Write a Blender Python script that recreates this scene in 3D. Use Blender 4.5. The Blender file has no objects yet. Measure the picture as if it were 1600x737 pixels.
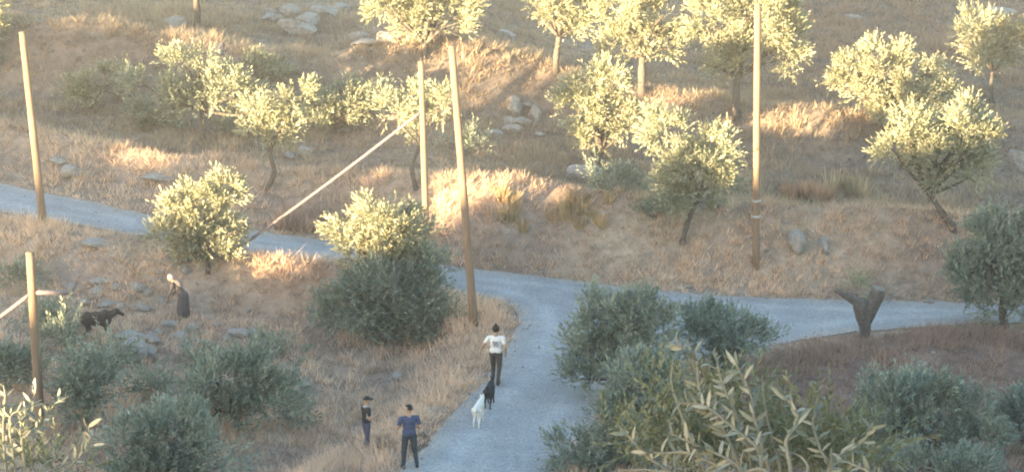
import bpy, bmesh, math, random
import numpy as np
from mathutils import Vector, Matrix

# ------------------------------------------------------------------ camera, sky, sun, exposure
scene = bpy.context.scene
COL = scene.collection
R_ = math.radians
CAM = np.array([0.0, 0.0, 25.0]); PITCH = R_(16.1); FPX = 4000.0
cd = bpy.data.cameras.new('camera'); cam = bpy.data.objects.new('camera', cd); COL.objects.link(cam)
cam.location = CAM; cam.rotation_euler = (math.pi/2 - PITCH, 0, 0)
cd.sensor_width = 36.0; cd.lens = 36.0*FPX/1600.0; cd.clip_start = 0.5; cd.clip_end = 3000
scene.camera = cam

SUN_AZ = R_(45)      # light travels forward-right: 45 degrees off the viewing direction
SUN_EL = R_(3.0)
D2 = np.array([math.sin(SUN_AZ), math.cos(SUN_AZ)])        # travel direction on the ground
N2 = np.array([D2[1], -D2[0]])                             # across the light
world = bpy.data.worlds.new('World'); scene.world = world; world.use_nodes = True
wn = world.node_tree.nodes; wl = world.node_tree.links
sky = wn.new('ShaderNodeTexSky'); sky.sky_type = 'NISHITA'; sky.sun_disc = False
sky.sun_elevation = SUN_EL; sky.sun_rotation = SUN_AZ + math.pi
sky.air_density = 1.0; sky.dust_density = 0.6; sky.ozone_density = 1.4
wl.new(sky.outputs[0], wn['Background'].inputs['Color']); wn['Background'].inputs['Strength'].default_value = 0.15
sl = bpy.data.lights.new('sun', 'SUN'); sl.energy = 4.0; sl.angle = R_(0.53); sl.color = (1.0, 0.75, 0.42)
sun = bpy.data.objects.new('sun', sl); COL.objects.link(sun)
sun.rotation_euler = Vector((-D2[0]*math.cos(SUN_EL), -D2[1]*math.cos(SUN_EL), math.sin(SUN_EL))).to_track_quat('Z', 'Y').to_euler()
scene.view_settings.view_transform = 'Standard'; scene.view_settings.look = 'None'
scene.view_settings.exposure = 3.66; scene.view_settings.gamma = 1.0
scene.view_settings.use_curve_mapping = False
scene.render.engine = 'CYCLES'
scene.cycles.use_denoising = True; scene.cycles.filter_width = 2.0
scene.cycles.max_bounces = 6; scene.cycles.transparent_max_bounces = 4; scene.cycles.volume_bounces = 0

rng = np.random.default_rng(7)
random.seed(7)

# ------------------------------------------------------------------ noise, terrain, projection
def _hash(i, j, s):
    v = np.sin(i*127.1 + j*311.7 + s*74.7)*43758.5453
    return v - np.floor(v)
def vnoise(x, y, s=0):
    x = np.asarray(x, float); y = np.asarray(y, float)
    i = np.floor(x); j = np.floor(y); fx = x-i; fy = y-j
    fx = fx*fx*(3-2*fx); fy = fy*fy*(3-2*fy)
    a = _hash(i, j, s); b = _hash(i+1, j, s); c = _hash(i, j+1, s); d = _hash(i+1, j+1, s)
    return (a*(1-fx)+b*fx)*(1-fy) + (c*(1-fx)+d*fx)*fy - 0.5
def fbm(x, y, s=0, n=4):
    t = 0; a = 1.0
    for k in range(n):
        t = t + a*vnoise(x, y, s+k); x = np.asarray(x)*2.03+5.1; y = np.asarray(y)*2.03-3.7; a *= 0.5
    return t
def sstep(a, b, v):
    t = np.clip((v-a)/(b-a), 0, 1); return t*t*(3-2*t)

GX = -0.10
def rays(px, py):
    px = np.atleast_1d(np.asarray(px, float)); py = np.atleast_1d(np.asarray(py, float))
    vx = (px-800)/FPX; vy = -(py-368.5)/FPX
    c, s = math.cos(PITCH), math.sin(PITCH)
    return np.stack([vx, c+vy*s, -s+vy*c], -1)
def on_plane(px, py, h=0.0):       # meets the sloping base plane raised by h
    r = rays(px, py)
    s = (GX*0 + h - CAM[2])/(r[:, 2]-GX*r[:, 0])
    return CAM + r*s[:, None]

def base(x):
    x = np.where(x < -17, -17+4*np.tanh((x+17)/4), x)
    return GX*np.where(x < 40, x, 40+25*np.tanh((x-40)/25))
# the road outline, traced once on the base plane
up_px = [(-900, 150), (-400, 228), (0, 288), (150, 318), (245, 340), (400, 362), (520, 378), (720, 420), (850, 433), (960, 448), (1100, 460), (1200, 466), (1350, 470), (1520, 474), (1750, 478), (2300, 480)]
lo_px = [(2300, 512), (1750, 508), (1520, 506), (1400, 514), (1300, 524), (1220, 538), (1080, 560), (985, 585), (940, 625), (915, 675), (868, 740), (800, 830), (700, 980)]
si_px = [(330, 980), (530, 830), (620, 737), (662, 700), (700, 655), (752, 600), (795, 545), (812, 505), (806, 482), (785, 470), (720, 458), (520, 412), (400, 399), (245, 377), (150, 357), (0, 332), (-400, 275), (-900, 197)]
ROADP = on_plane(*np.array(up_px+lo_px+si_px, float).T)[:, :2]
UPW = on_plane(*np.array(up_px, float).T)
def road_sdf(x, y):
    x = np.asarray(x, float); y = np.asarray(y, float); sh = x.shape
    x = x.ravel(); y = y.ravel()
    dmin = np.full(x.shape, 1e9); inside = np.zeros(x.shape, bool)
    P = ROADP; Q = np.roll(P, -1, 0)
    for (ax, ay), (bx, by) in zip(P, Q):
        ex, ey = bx-ax, by-ay
        t = np.clip(((x-ax)*ex+(y-ay)*ey)/(ex*ex+ey*ey), 0, 1)
        dmin = np.minimum(dmin, (x-ax-t*ex)**2+(y-ay-t*ey)**2)
        cr = ((ay > y) != (by > y)) & (x < ex*(y-ay)/(ey if abs(ey) > 1e-9 else 1e-9)+ax)
        inside ^= cr
    d = np.sqrt(dmin)
    return np.where(inside, -d, d).reshape(sh)
def crest_line(pts, h):
    P = np.array(pts, float); w = on_plane(P[:, 0], P[:, 1], h+0.6*sstep(900, 500, P[:, 0])); o = np.argsort(w[:, 0]); return w[o, 0], w[o, 1]
H1L, H1R, H2 = 0.8, 1.75, 1.15
C2X, C2Y = crest_line([(-300, 25), (0, 40), (350, 82), (520, 102), (830, 132), (1000, 168), (1200, 200), (1400, 215), (1650, 225), (2000, 230)], H1R*0.8+H2)
def terrain(x, y):
    x = np.asarray(x, float); y = np.asarray(y, float)
    z = base(x)
    y1 = np.interp(x, UPW[:, 0], UPW[:, 1])
    h1 = H1L+(H1R-H1L)*sstep(-8, -2, x)
    z = z + h1*sstep(0.15, 3.6, y-y1) + (y > y1)*0.42*np.exp(-((y-y1-3.6)/0.8)**2)
    y2 = np.interp(x, C2X, C2Y) + 0.5*vnoise(x*0.4, y*0.0+3.3, 5)
    z = z + (H2+1.0*sstep(3, -4, x))*sstep(-2.2, 0.0, y-y2) + 0.55*np.exp(-((y-y2-0.4)/0.75)**2)
    z = z - 0.02*np.clip(y-y2-2, 0, 25) + 0.05*np.maximum(y-y2-27, 0)
    # berm on the near side of the left road
    sd = road_sdf(x, y)
    berm = sstep(-4.2, -5.6, x)*np.exp(-((sd-1.75-.5*sstep(-10, -12.5, x))/0.75)**2)*(y < y1)*(sd > 0)
    z = z + (.85-.3*sstep(-10, -12.5, x))*berm
    # the ground falls gently away in the lower left, below the berm
    z = z - 1.15*sstep(.5, 3.6, sd)*sstep(-.8, -3.2, x)*(y < y1)
    z = z - 1.3*sstep(-15.5, -22, x)*sstep(-3, -9, y-y1)
    off = sstep(0.05, 1.6, sd)
    z = z + off*(0.30*fbm(x*0.22, y*0.22, 11, 3)+0.14*fbm(x*0.9, y*0.9, 21, 3))
    # the hillside the view is taken from
    u = x*N2[0]+y*N2[1]
    z = z + 19.0*sstep(60, 4, y)*sstep(-46, -20, u)
    return z
_S = np.concatenate([np.arange(30, 150, 0.12), np.arange(150, 400, 1.0)])
def at(px, py):                     # the ground point behind a place in the photograph
    r = rays(px, py)[0]
    p = CAM[None]+r[None]*_S[:, None]
    below = p[:, 2] < terrain(p[:, 0], p[:, 1])
    k = int(np.argmax(below)) if below.any() else len(_S)-1
    q = p[k]; return Vector((q[0], q[1], float(terrain(q[0], q[1]))))
def at_y(px, py, Y):                # the point at depth Y
    r = rays(px, py)[0]; s = Y/r[1]; return Vector(CAM+r*s)
def ground(x, y): return float(terrain(x, y))

# ------------------------------------------------------------------ helpers
def link(name, me, parent=None, mats=()):
    o = bpy.data.objects.new(name, me); COL.objects.link(o)
    if me is not None:
        for m in mats: me.materials.append(m)
    if parent is not None: o.parent = parent
    return o
def tag(o, label=None, cat=None, group=None, kind=None):
    if label: o['label'] = label
    if cat: o['category'] = cat
    if group: o['group'] = group
    if kind: o['kind'] = kind
    return o
def empty(name, loc, label, cat, group=None):
    o = bpy.data.objects.new(name, None); COL.objects.link(o); o.location = loc; o.empty_display_size = 0.3
    return tag(o, label, cat, group)
def np_mesh(name, V, F, colors=None, smooth=False):
    V = np.asarray(V, np.float32); F = np.asarray(F, np.int32); k = F.shape[1]
    me = bpy.data.meshes.new(name)
    me.vertices.add(len(V)); me.vertices.foreach_set('co', V.ravel())
    me.loops.add(F.size); me.loops.foreach_set('vertex_index', F.ravel())
    me.polygons.add(len(F)); me.polygons.foreach_set('loop_start', np.arange(0, F.size, k, dtype=np.int32))
    me.polygons.foreach_set('loop_total', np.full(len(F), k, np.int32))
    if smooth: me.polygons.foreach_set('use_smooth', np.ones(len(F), bool))
    if colors is not None:
        a = me.color_attributes.new('tint', 'FLOAT_COLOR', 'POINT')
        c = np.ones((len(V), 4), np.float32); c[:, :3] = colors; a.data.foreach_set('color', c.ravel())
    me.update(); me.validate(); return me
def tube(paths, sides=8):
    """paths: list of (points Nx3, radii N); returns V, F (quads) of tapering capped tubes"""
    VV = []; FF = []; n0 = 0
    for P, Rd in paths:
        P = np.asarray(P, float); Rd = np.asarray(Rd, float); n = len(P)
        T = np.gradient(P, axis=0); T /= np.linalg.norm(T, axis=1)[:, None]+1e-9
        ref = np.array([0.31, 0.92, 0.23]); A = np.cross(T, ref); A /= np.linalg.norm(A, axis=1)[:, None]+1e-9
        B = np.cross(T, A); th = np.arange(sides)/sides*2*np.pi
        ring = P[:, None]+Rd[:, None, None]*(np.cos(th)[None, :, None]*A[:, None]+np.sin(th)[None, :, None]*B[:, None])
        V = ring.reshape(-1, 3); V = np.concatenate([V, P[:1], P[-1:]])
        i = np.arange(n-1)[:, None]*sides; j = np.arange(sides)[None]; jn = (j+1) % sides
        F = np.stack([i+j, i+jn, i+sides+jn, i+sides+j], -1).reshape(-1, 4)
        c0 = n*sides; jj = np.arange(0, sides, 2)
        F0 = np.stack([np.full(len(jj), c0), (jj+2) % sides, (jj+1) % sides, jj], -1)
        l = (n-1)*sides
        F1 = np.stack([np.full(len(jj), c0+1), l+jj, l+(jj+1) % sides, l+(jj+2) % sides], -1)
        F = np.concatenate([F, F0, F1])
        VV.append(V); FF.append(F+n0); n0 += len(V)
    return np.concatenate(VV), np.concatenate(FF)
def curve_pts(P, n):
    """Catmull-Rom through the control points"""
    P = np.asarray(P, float)
    if len(P) == 2: P = np.stack([P[0], P[0]*.5+P[1]*.5, P[1]])
    Q = np.concatenate([[2*P[0]-P[1]], P, [2*P[-1]-P[-2]]]); out = []
    for t in np.linspace(0, len(P)-1-1e-6, n):
        k = int(t); f = t-k; a, b, c, d = Q[k:k+4]
        out.append(.5*((2*b)+(c-a)*f+(2*a-5*b+4*c-d)*f*f+(3*b-a-3*c+d)*f**3))
    return np.array(out)

# ------------------------------------------------------------------ materials
def mat(name):
    m = bpy.data.materials.new(name); m.use_nodes = True; nt = m.node_tree
    return m, nt.nodes, nt.links, nt.nodes['Principled BSDF']
def ramp(n, stops):
    r = n.new('ShaderNodeValToRGB'); e = r.color_ramp.elements
    while len(e) < len(stops): e.new(0.5)
    for q, (p, c) in zip(e, stops): q.position = p; q.color = (*c, 1)
    return r
def noise_mat(name, scale, stops, rough=0.85, bump=0.3, bscale=None, detail=6, bdist=0.02, spec=0.2):
    m, n, l, b = mat(name)
    tc = n.new('ShaderNodeTexCoord'); t = n.new('ShaderNodeTexNoise'); t.inputs['Scale'].default_value = scale; t.inputs['Detail'].default_value = detail
    t.inputs['Roughness'].default_value = 0.65
    l.new(tc.outputs['Object'], t.inputs['Vector']); r = ramp(n, stops); l.new(t.outputs['Fac'], r.inputs[0]); l.new(r.outputs[0], b.inputs['Base Color'])
    b.inputs['Roughness'].default_value = rough; b.inputs['Specular IOR Level'].default_value = spec
    if bump:
        t2 = n.new('ShaderNodeTexNoise'); t2.inputs['Scale'].default_value = bscale or scale*3; t2.inputs['Detail'].default_value = 5
        l.new(tc.outputs['Object'], t2.inputs['Vector']); bp = n.new('ShaderNodeBump'); bp.inputs['Strength'].default_value = bump; bp.inputs['Distance'].default_value = bdist
        l.new(t2.outputs['Fac'], bp.inputs['Height']); l.new(bp.outputs[0], b.inputs['Normal'])
    return m
def tint_mat(name, rough=0.6, trans=0.0, spec=0.25, mulnoise=None):
    m, n, l, b = mat(name)
    a = n.new('ShaderNodeAttribute'); a.attribute_name = 'tint'; src = a.outputs['Color']
    if mulnoise:
        tc = n.new('ShaderNodeTexCoord'); t = n.new('ShaderNodeTexNoise'); t.inputs['Scale'].default_value = mulnoise; t.inputs['Detail'].default_value = 7; t.inputs['Roughness'].default_value = 0.7
        l.new(tc.outputs['Object'], t.inputs['Vector']); r = ramp(n, [(0.28, (.55, .55, .55)), (0.72, (1.4, 1.38, 1.34))]); l.new(t.outputs['Fac'], r.inputs[0])
        mx = n.new('ShaderNodeMixRGB'); mx.blend_type = 'MULTIPLY'; mx.inputs[0].default_value = 1; l.new(src, mx.inputs[1]); l.new(r.outputs[0], mx.inputs[2]); src = mx.outputs[0]
        bp = n.new('ShaderNodeBump'); bp.inputs['Strength'].default_value = 0.6; bp.inputs['Distance'].default_value = 0.05
        t2 = n.new('ShaderNodeTexNoise'); t2.inputs['Scale'].default_value = mulnoise*2.5; t2.inputs['Detail'].default_value = 6; l.new(tc.outputs['Object'], t2.inputs['Vector'])
        l.new(t2.outputs['Fac'], bp.inputs['Height']); l.new(bp.outputs[0], b.inputs['Normal'])
    l.new(src, b.inputs['Base Color']); b.inputs['Roughness'].default_value = rough; b.inputs['Specular IOR Level'].default_value = spec
    if trans:
        tr = n.new('ShaderNodeBsdfTranslucent'); l.new(src, tr.inputs[0]); mx = n.new('ShaderNodeMixShader'); mx.inputs[0].default_value = trans
        out = n['Material Output']; l.new(b.outputs[0], mx.inputs[1]); l.new(tr.outputs[0], mx.inputs[2]); l.new(mx.outputs[0], out.inputs['Surface'])
    return m
M_ground = tint_mat('dry soil and straw', 0.95, 0, 0.1, mulnoise=2.2)
M_grass = tint_mat('dry grass blades', 0.7, 0.3, 0.15)
M_leaf = tint_mat('olive leaf', 0.5, 0.14, 0.3)
M_bark = noise_mat('olive bark', 9, [(.3, (.06, .05, .043)), (.7, (.15, .13, .112))], 0.9, 0.8, 26, bdist=.03)
M_twig = noise_mat('young olive twig', 30, [(.3, (.13, .125, .10)), (.7, (.22, .21, .165))], 0.8, 0.3)
M_rock = noise_mat('grey limestone', 3.5, [(.25, (.15, .135, .12)), (.55, (.28, .26, .235)), (.8, (.40, .375, .34))], 0.9, 0.7, 14, bdist=.04)
M_wood = noise_mat('weathered pole wood', 6, [(.3, (.15, .103, .07)), (.7, (.25, .18, .125))], 0.8, 0.4, 40)
M_metal = noise_mat('galvanised metal', 20, [(.3, (.28, .28, .28)), (.7, (.4, .4, .4))], 0.5, 0.1)
M_cable = noise_mat('dusty grey cable', 15, [(.3, (.15, .12, .125)), (.7, (.22, .18, .185))], 0.7, 0.2)
for nd in [q for q in M_wood.node_tree.nodes if q.type == 'TEX_NOISE']:
    mp = M_wood.node_tree.nodes.new('ShaderNodeMapping'); mp.inputs['Scale'].default_value = (4, 4, .25)
    M_wood.node_tree.links.new(nd.inputs['Vector'].links[0].from_socket, mp.inputs['Vector']); M_wood.node_tree.links.new(mp.outputs[0], nd.inputs['Vector'])
def flat_mat(name, c, rough=0.8, v=0.25, scale=18):
    return noise_mat(name, scale, [(.3, tuple(q*(1-v) for q in c)), (.7, tuple(min(1, q*(1+v)) for q in c))], rough, 0.3, bdist=.01)
# road: pale worn asphalt and gravel
m, n, l, b = mat('worn grey asphalt')
tc = n.new('ShaderNodeTexCoord')
t1 = n.new('ShaderNodeTexNoise'); t1.inputs['Scale'].default_value = 0.5; t1.inputs['Detail'].default_value = 8; t1.inputs['Roughness'].default_value = .7
t2 = n.new('ShaderNodeTexNoise'); t2.inputs['Scale'].default_value = 14; t2.inputs['Detail'].default_value = 6
t3 = n.new('ShaderNodeTexVoronoi'); t3.inputs['Scale'].default_value = 22
for t in (t1, t2, t3): l.new(tc.outputs['Object'], t.inputs['Vector'])
r1 = ramp(n, [(.3, (.20, .205, .22)), (.5, (.255, .26, .275)), (.72, (.31, .305, .305))]); l.new(t1.outputs['Fac'], r1.inputs[0])
r2 = ramp(n, [(.3, (.72, .72, .72)), (.7, (1.25, 1.24, 1.22))]); l.new(t2.outputs['Fac'], r2.inputs[0])
mx = n.new('ShaderNodeMixRGB'); mx.blend_type = 'MULTIPLY'; mx.inputs[0].default_value = 1; l.new(r1.outputs[0], mx.inputs[1]); l.new(r2.outputs[0], mx.inputs[2])
at_ = n.new('ShaderNodeAttribute'); at_.attribute_name = 'tint'; m2 = n.new('ShaderNodeMixRGB'); m2.blend_type = 'MULTIPLY'; m2.inputs[0].default_value = 1
l.new(mx.outputs[0], m2.inputs[1]); l.new(at_.outputs['Color'], m2.inputs[2]); l.new(m2.outputs[0], b.inputs['Base Color'])
bp = n.new('ShaderNodeBump'); bp.inputs['Strength'].default_value = .5; bp.inputs['Distance'].default_value = .02; l.new(t3.outputs['Distance'], bp.inputs['Height']); l.new(bp.outputs[0], b.inputs['Normal'])
b.inputs['Roughness'].default_value = .9; b.inputs['Specular IOR Level'].default_value = .2
M_road = m

# ------------------------------------------------------------------ ground
def soil_colour(x, y):
    sd = road_sdf(x, y)
    straw = np.array([.345, .255, .188]); brown = np.array([.245, .178, .14]); grey = np.array([.295, .25, .22]); red = np.array([.16, .105, .085])
    a = sstep(-.25, .35, fbm(x*.35, y*.35, 31, 4))[..., None]; g = sstep(0.0, .5, fbm(x*.6+9, y*.6, 41, 3))[..., None]
    c = brown*(1-a)+straw*a; c = c*(1-.55*g)+grey*.55*g
    y1 = np.interp(x, UPW[:, 0], UPW[:, 1])
    rd = np.clip(sstep(4.5, 7.5, x)*sstep(0, -1, y-y1)*sstep(.3, 1.2, sd)*(.95+.5*vnoise(x*.7, y*.7, 51)), 0, 1)[..., None]
    c = c*(1-rd)+red*rd
    up_ = sstep(2.5, 5.5, y-y1)[..., None]; c = c*(1-up_*np.array([.30, .27, .27]))  # upper terraces coloured darker to offset bright haze and bounced light
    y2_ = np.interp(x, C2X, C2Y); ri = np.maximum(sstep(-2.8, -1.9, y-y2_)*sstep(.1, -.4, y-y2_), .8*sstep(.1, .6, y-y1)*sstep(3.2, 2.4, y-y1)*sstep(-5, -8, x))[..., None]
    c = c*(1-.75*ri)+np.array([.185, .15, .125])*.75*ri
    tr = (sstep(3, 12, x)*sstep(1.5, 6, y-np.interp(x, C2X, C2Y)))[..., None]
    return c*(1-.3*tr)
def grid(xs, ys):
    X, Y = np.meshgrid(xs, ys); Z = terrain(X, Y)
    V = np.stack([X, Y, Z], -1).reshape(-1, 3); nx = len(xs); ny = len(ys)
    i = np.arange(ny-1)[:, None]*nx; j = np.arange(nx-1)[None]
    F = np.stack([i+j, i+j+1, i+nx+j+1, i+nx+j], -1).reshape(-1, 4)
    return V, F
xs = np.concatenate([[-1200, -600, -300, -180, -120, -90, -70, -55, -45, -38], np.arange(-32, 32.01, 0.28), [38, 45, 55, 70, 90, 120, 180, 300, 600, 1200]])
ys = np.concatenate([[-1200, -600, -300, -150, -80, -40, -20, -10], np.arange(0, 56, 3.0), np.arange(57, 140, 0.28), [145, 160, 180, 220, 300, 600, 1200]])
V, F = grid(xs, ys)
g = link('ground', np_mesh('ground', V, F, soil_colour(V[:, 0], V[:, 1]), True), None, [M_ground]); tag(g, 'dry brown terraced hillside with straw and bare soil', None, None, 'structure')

# unseen rise left behind the camera, its skyline notched to shape the valley's shade
RU = [(-190, 10), (-120, 9.5), (-95, 8.9), (-84, 8.5), (-80, 8.4), (-78, 7.95), (-73.4, 7.9), (-73, 7.2), (-72.6, 5.2), (-70.6, 5.2), (-70.2, 6.9), (-69.9, 7.0), (-69.7, 5.5), (-69.4, 5.5), (-69.2, 7.0), (-67.8, 7.1), (-65.2, 6.6), (-64.8, 5.3), (-62.4, 5.3), (-62.2, 3.6), (-61.0, 3.6), (-60.8, 5.2), (-58.0, 5.05), (-56.4, 5.4), (-55.7, 7.0), (-54.0, 7.2), (-53.5, 6.4), (-53, 6.4), (-52, 7.0), (-48, 8), (-40, 13), (-30, 16), (-20, 18.4), (-12, 20.1), (-10.5, 20.5), (-7, 22.5), (0, 22.95), (20, 23.5), (60, 24)]
us = np.concatenate([np.arange(-190, -80, .6), np.arange(-80, -50, .1), np.arange(-50, 60.01, .5)]); ts = np.linspace(-26, 26, 27)
prof = np.interp(us, *np.array(RU).T) + 0.16*fbm(us*.6, us*0+1.7, 61, 3)
TR = -42.0
U, T = np.meshgrid(us, ts)
Z = (np.tile(prof, (len(ts), 1)) + -TR*math.tan(SUN_EL) + 9)*np.exp(-(T/9.0)**2) - 9
X = U*N2[0]+(T+TR)*D2[0]; Y = U*N2[1]+(T+TR)*D2[1]
V = np.stack([X, Y, Z], -1).reshape(-1, 3); nx = len(us); ny = len(ts)
i = np.arange(ny-1)[:, None]*nx; j = np.arange(nx-1)[None]
F = np.stack([i+j, i+j+1, i+nx+j+1, i+nx+j], -1).reshape(-1, 4)
rg = link('ridge', np_mesh('ridge', V, F, soil_colour(V[:, 0], V[:, 1]), True), None, [M_ground]); tag(rg, 'brown ridge out of view to the left, its skyline shaped to shade the valley', None, None, 'structure')

# road sheet cut from a fine grid, its border snapped to the outline
st = 0.16
gx = np.arange(-60, 40, st); gy = np.arange(56, 104, st)
GXX, GYY = np.meshgrid(gx, gy); SD = road_sdf(GXX, GYY) + 0.16*fbm(GXX*1.1, GYY*1.1, 71, 3)
SD = np.where(GYY < 57, 5, SD)
cell = np.minimum(np.minimum(SD[:-1, :-1], SD[1:, :-1]), np.minimum(SD[:-1, 1:], SD[1:, 1:])) < 0
cj, ci = np.nonzero(cell); nx = len(gx)
F = np.stack([cj*nx+ci, cj*nx+ci+1, (cj+1)*nx+ci+1, (cj+1)*nx+ci], -1)
gyd, gxd = np.gradient(SD, st); gl = np.sqrt(gxd**2+gyd**2)+1e-6
out = SD > 0
PX = np.where(out, GXX-np.clip(SD, 0, st)*gxd/gl, GXX); PY = np.where(out, GYY-np.clip(SD, 0, st)*gyd/gl, GYY)
used = np.unique(F); remap = np.full(GXX.size, -1); remap[used] = np.arange(len(used))
vx = PX.ravel()[used]; vy = PY.ravel()[used]
V = np.stack([vx, vy, terrain(vx, vy)+0.035+0.012*fbm(vx*.8, vy*.8, 75, 2)], -1)
sdv = SD.ravel()[used]; dust = np.clip(1+sdv/.7, 0, 1)[:, None]; tr = np.exp(-((np.abs(-sdv-1.0))/.28)**2)+np.exp(-((np.abs(-sdv-2.3))/.3)**2)
wear = 1+.20*tr*(.6+fbm(vx*.5, vy*.5, 77, 3))-.20*np.clip(fbm(vx*.35+3, vy*.35, 78, 3)*2, 0, 1)-.12*(np.abs(fbm(vx*1.3, vy*1.3, 79, 3)) < .02)
rc = wear[:, None]*(1-.55*dust)+np.array([1.25, 1.05, .85])*.55*dust
rd = link('road', np_mesh('road', V, remap[F], rc, True), None, [M_road]); tag(rd, 'pale grey track with a fork running downhill', None, None, 'structure')

# ------------------------------------------------------------------ dry grass
def blades(P, h, nb, spread, col, lean=0.35, wid=0.018, droop=0.0, seed=1):
    """P: Nx3 tuft bases; h, nb, spread per tuft; one thin triangle per blade"""
    r = np.random.default_rng(seed); nb = np.asarray(nb, int); idx = np.repeat(np.arange(len(P)), nb); m = len(idx)
    hh = h[idx]*r.uniform(.45, 1.15, m); an = r.uniform(0, 2*np.pi, m); rr = spread[idx]*np.sqrt(r.uniform(0, 1, m))
    b = P[idx]+np.stack([rr*np.cos(an), rr*np.sin(an), np.zeros(m)], -1)
    la = an+r.normal(0, .8, m); ll = np.abs(r.normal(0, lean, m))*hh+rr*.5
    tip = b+np.stack([ll*np.cos(la), ll*np.sin(la), hh], -1)
    wa = r.uniform(0, np.pi, m); w = wid*r.uniform(.6, 1.5, m)
    wv = np.stack([w*np.cos(wa), w*np.sin(wa), np.zeros(m)], -1)
    V = np.stack([b-wv, b+wv, tip], 1); V[:, :2, 2] -= 0.03
    c = col[idx]*r.uniform(.8, 1.2, (m, 1)); C = np.repeat(c[:, None], 3, 1)
    return V.reshape(-1, 3), np.arange(m*3).reshape(-1, 3), C.reshape(-1, 3)
def scatter(n, seed):
    r = np.random.default_rng(seed); y = 57+80*r.uniform(0, 1, n)**0.95; x = r.uniform(-1, 1, n)*(y*0.215+1.5)
    return x, y, r
x, y, r = scatter(44000, 3)
sd = road_sdf(x, y); y1 = np.interp(x, UPW[:, 0], UPW[:, 1]); y2 = np.interp(x, C2X, C2Y)
dens = 0.55+1.1*fbm(x*.3, y*.3, 81, 3)
dens = np.where((x > 5.5) & (y < y1) & (sd > .8), dens*.22, dens)
dens = np.where((np.abs(y-y1-3.4) < 1.2), 1.0, dens); dens = np.where(np.abs(y-y2-.4) < 1.1, 1.0, dens)
dens = np.where((sd < 2.2), 1.0, dens); dens = np.where((y > y1) & (y < y1+4.5) & (x > -6), np.maximum(dens, .85), dens); dens = np.where((y > y2-2.4) & (y < y2-1.2), dens*.45, dens); dens = np.where((y > y2-1.2) & (y < y2+2), 1.0, dens); dens = np.where((y > y1+.3) & (y < y1+2.8) & (x < -6), dens*.55, dens)
keep = (sd > .02+.25*r.uniform(0, 1, len(x))**2) & (r.uniform(0, 1, len(x)) < np.clip(dens, .12, 1))
x, y, sd, y1, y2 = x[keep], y[keep], sd[keep], y1[keep], y2[keep]; nT = len(x)
h = (.16+.30*np.clip(.5+fbm(x*.5, y*.5, 91, 3), 0, 1.2))*r.uniform(.55, 1.3, nT)
h = np.where(sd < .5, h*.6, h); h = np.where((y > y1+.6) & (y < y1+4.5) & (x > -4), h*.85, h)
cA = np.array([.78, .56, .39]); cB = np.array([.62, .445, .33]); cC = np.array([.47, .375, .285]); cR = np.array([.25, .16, .125])
k1 = sstep(-.3, .4, fbm(x*.4, y*.4, 101, 3))[:, None]; k2 = sstep(.05, .55, fbm(x*.5+4, y*.5, 111, 3))[:, None]
col = cB*(1-k1)+cA*k1; col = col*(1-.7*k2)+cC*.7*k2
rz = (sstep(5.5, 8.5, x)*sstep(.5, -.5, y-y1))[:, None]; col = col*(1-.8*rz)+cR*.8*rz
rz = sstep(2.5, 5.5, y-y1)[:, None]; col = col*(1-rz*np.array([.42, .38, .38]))  # grass beyond the road darkened likewise, deepening its shade
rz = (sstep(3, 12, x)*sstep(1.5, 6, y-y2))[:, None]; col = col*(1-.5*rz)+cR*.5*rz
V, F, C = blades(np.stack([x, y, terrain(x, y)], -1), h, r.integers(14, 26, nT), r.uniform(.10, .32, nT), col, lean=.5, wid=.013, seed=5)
xs_, ys_, r = scatter(70000, 23); sd = road_sdf(xs_, ys_); k = (sd > .0) & (r.uniform(0, 1, len(xs_)) < .85); xs_, ys_ = xs_[k], ys_[k]
cs = soil_colour(xs_, ys_)*r.uniform(1.1, 1.8, (len(xs_), 1)); zz = terrain(xs_, ys_)
V2, F2_, C2 = blades(np.stack([xs_, ys_, zz], -1), r.uniform(.05, .16, len(xs_)), np.full(len(xs_), 7), r.uniform(.1, .25, len(xs_)), cs, lean=1.0, wid=.016, seed=6)
V, F, C = np.concatenate([V, V2]), np.concatenate([F, F2_+len(V)]), np.concatenate([C, C2])
o = link('dry_grass', np_mesh('dry_grass', V, F, C), None, [M_grass]); tag(o, 'dry straw-coloured grass covering the terraces and verges', 'grass', None, 'stuff')

# ------------------------------------------------------------------ olive foliage
def sprigs(P, O, L, nl, tint, r, leaf=(.13, .19), width=.048):
    """leafy shoots: P base, O direction, L length; nl leaves each, every leaf a folded diamond"""
    n = len(P); j = (np.arange(nl)+.6)/nl
    a = np.cross(O, r.normal(size=(n, 3))); a /= np.linalg.norm(a, axis=1)[:, None]+1e-9; bb = np.cross(O, a)
    ph = r.uniform(0, 2*np.pi, (n, 1))+np.arange(nl)[None]*2.4
    pos = P[:, None]+O[:, None]*(L[:, None]*j[None])[..., None]
    side = np.cos(ph)[..., None]*a[:, None]+np.sin(ph)[..., None]*bb[:, None]
    op = (.62-.34*j)[None, :, None]
    d = O[:, None]*(1.05-op*.6)+side*op+r.normal(0, .18, (n, nl, 3)); d /= np.linalg.norm(d, axis=2)[..., None]
    w = np.cross(d, side+r.normal(0, .5, (n, nl, 3))); w /= np.linalg.norm(w, axis=2)[..., None]+1e-9
    ll = r.uniform(*leaf, (n, nl, 1)); ww = width*r.uniform(.7, 1.2, (n, nl, 1))*.5
    v0 = pos; v2 = pos+d*ll; mid = pos+d*ll*.5
    V = np.stack([v0, mid+w*ww, v2, mid-w*ww], 2).reshape(-1, 3)
    F = np.arange(len(V)).reshape(-1, 4)
    c = tint[:, None]*r.uniform(.75, 1.25, (n, nl, 1)); c = np.repeat(c[:, :, None], 4, 2).reshape(-1, 3)
    return V, F, c
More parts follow.
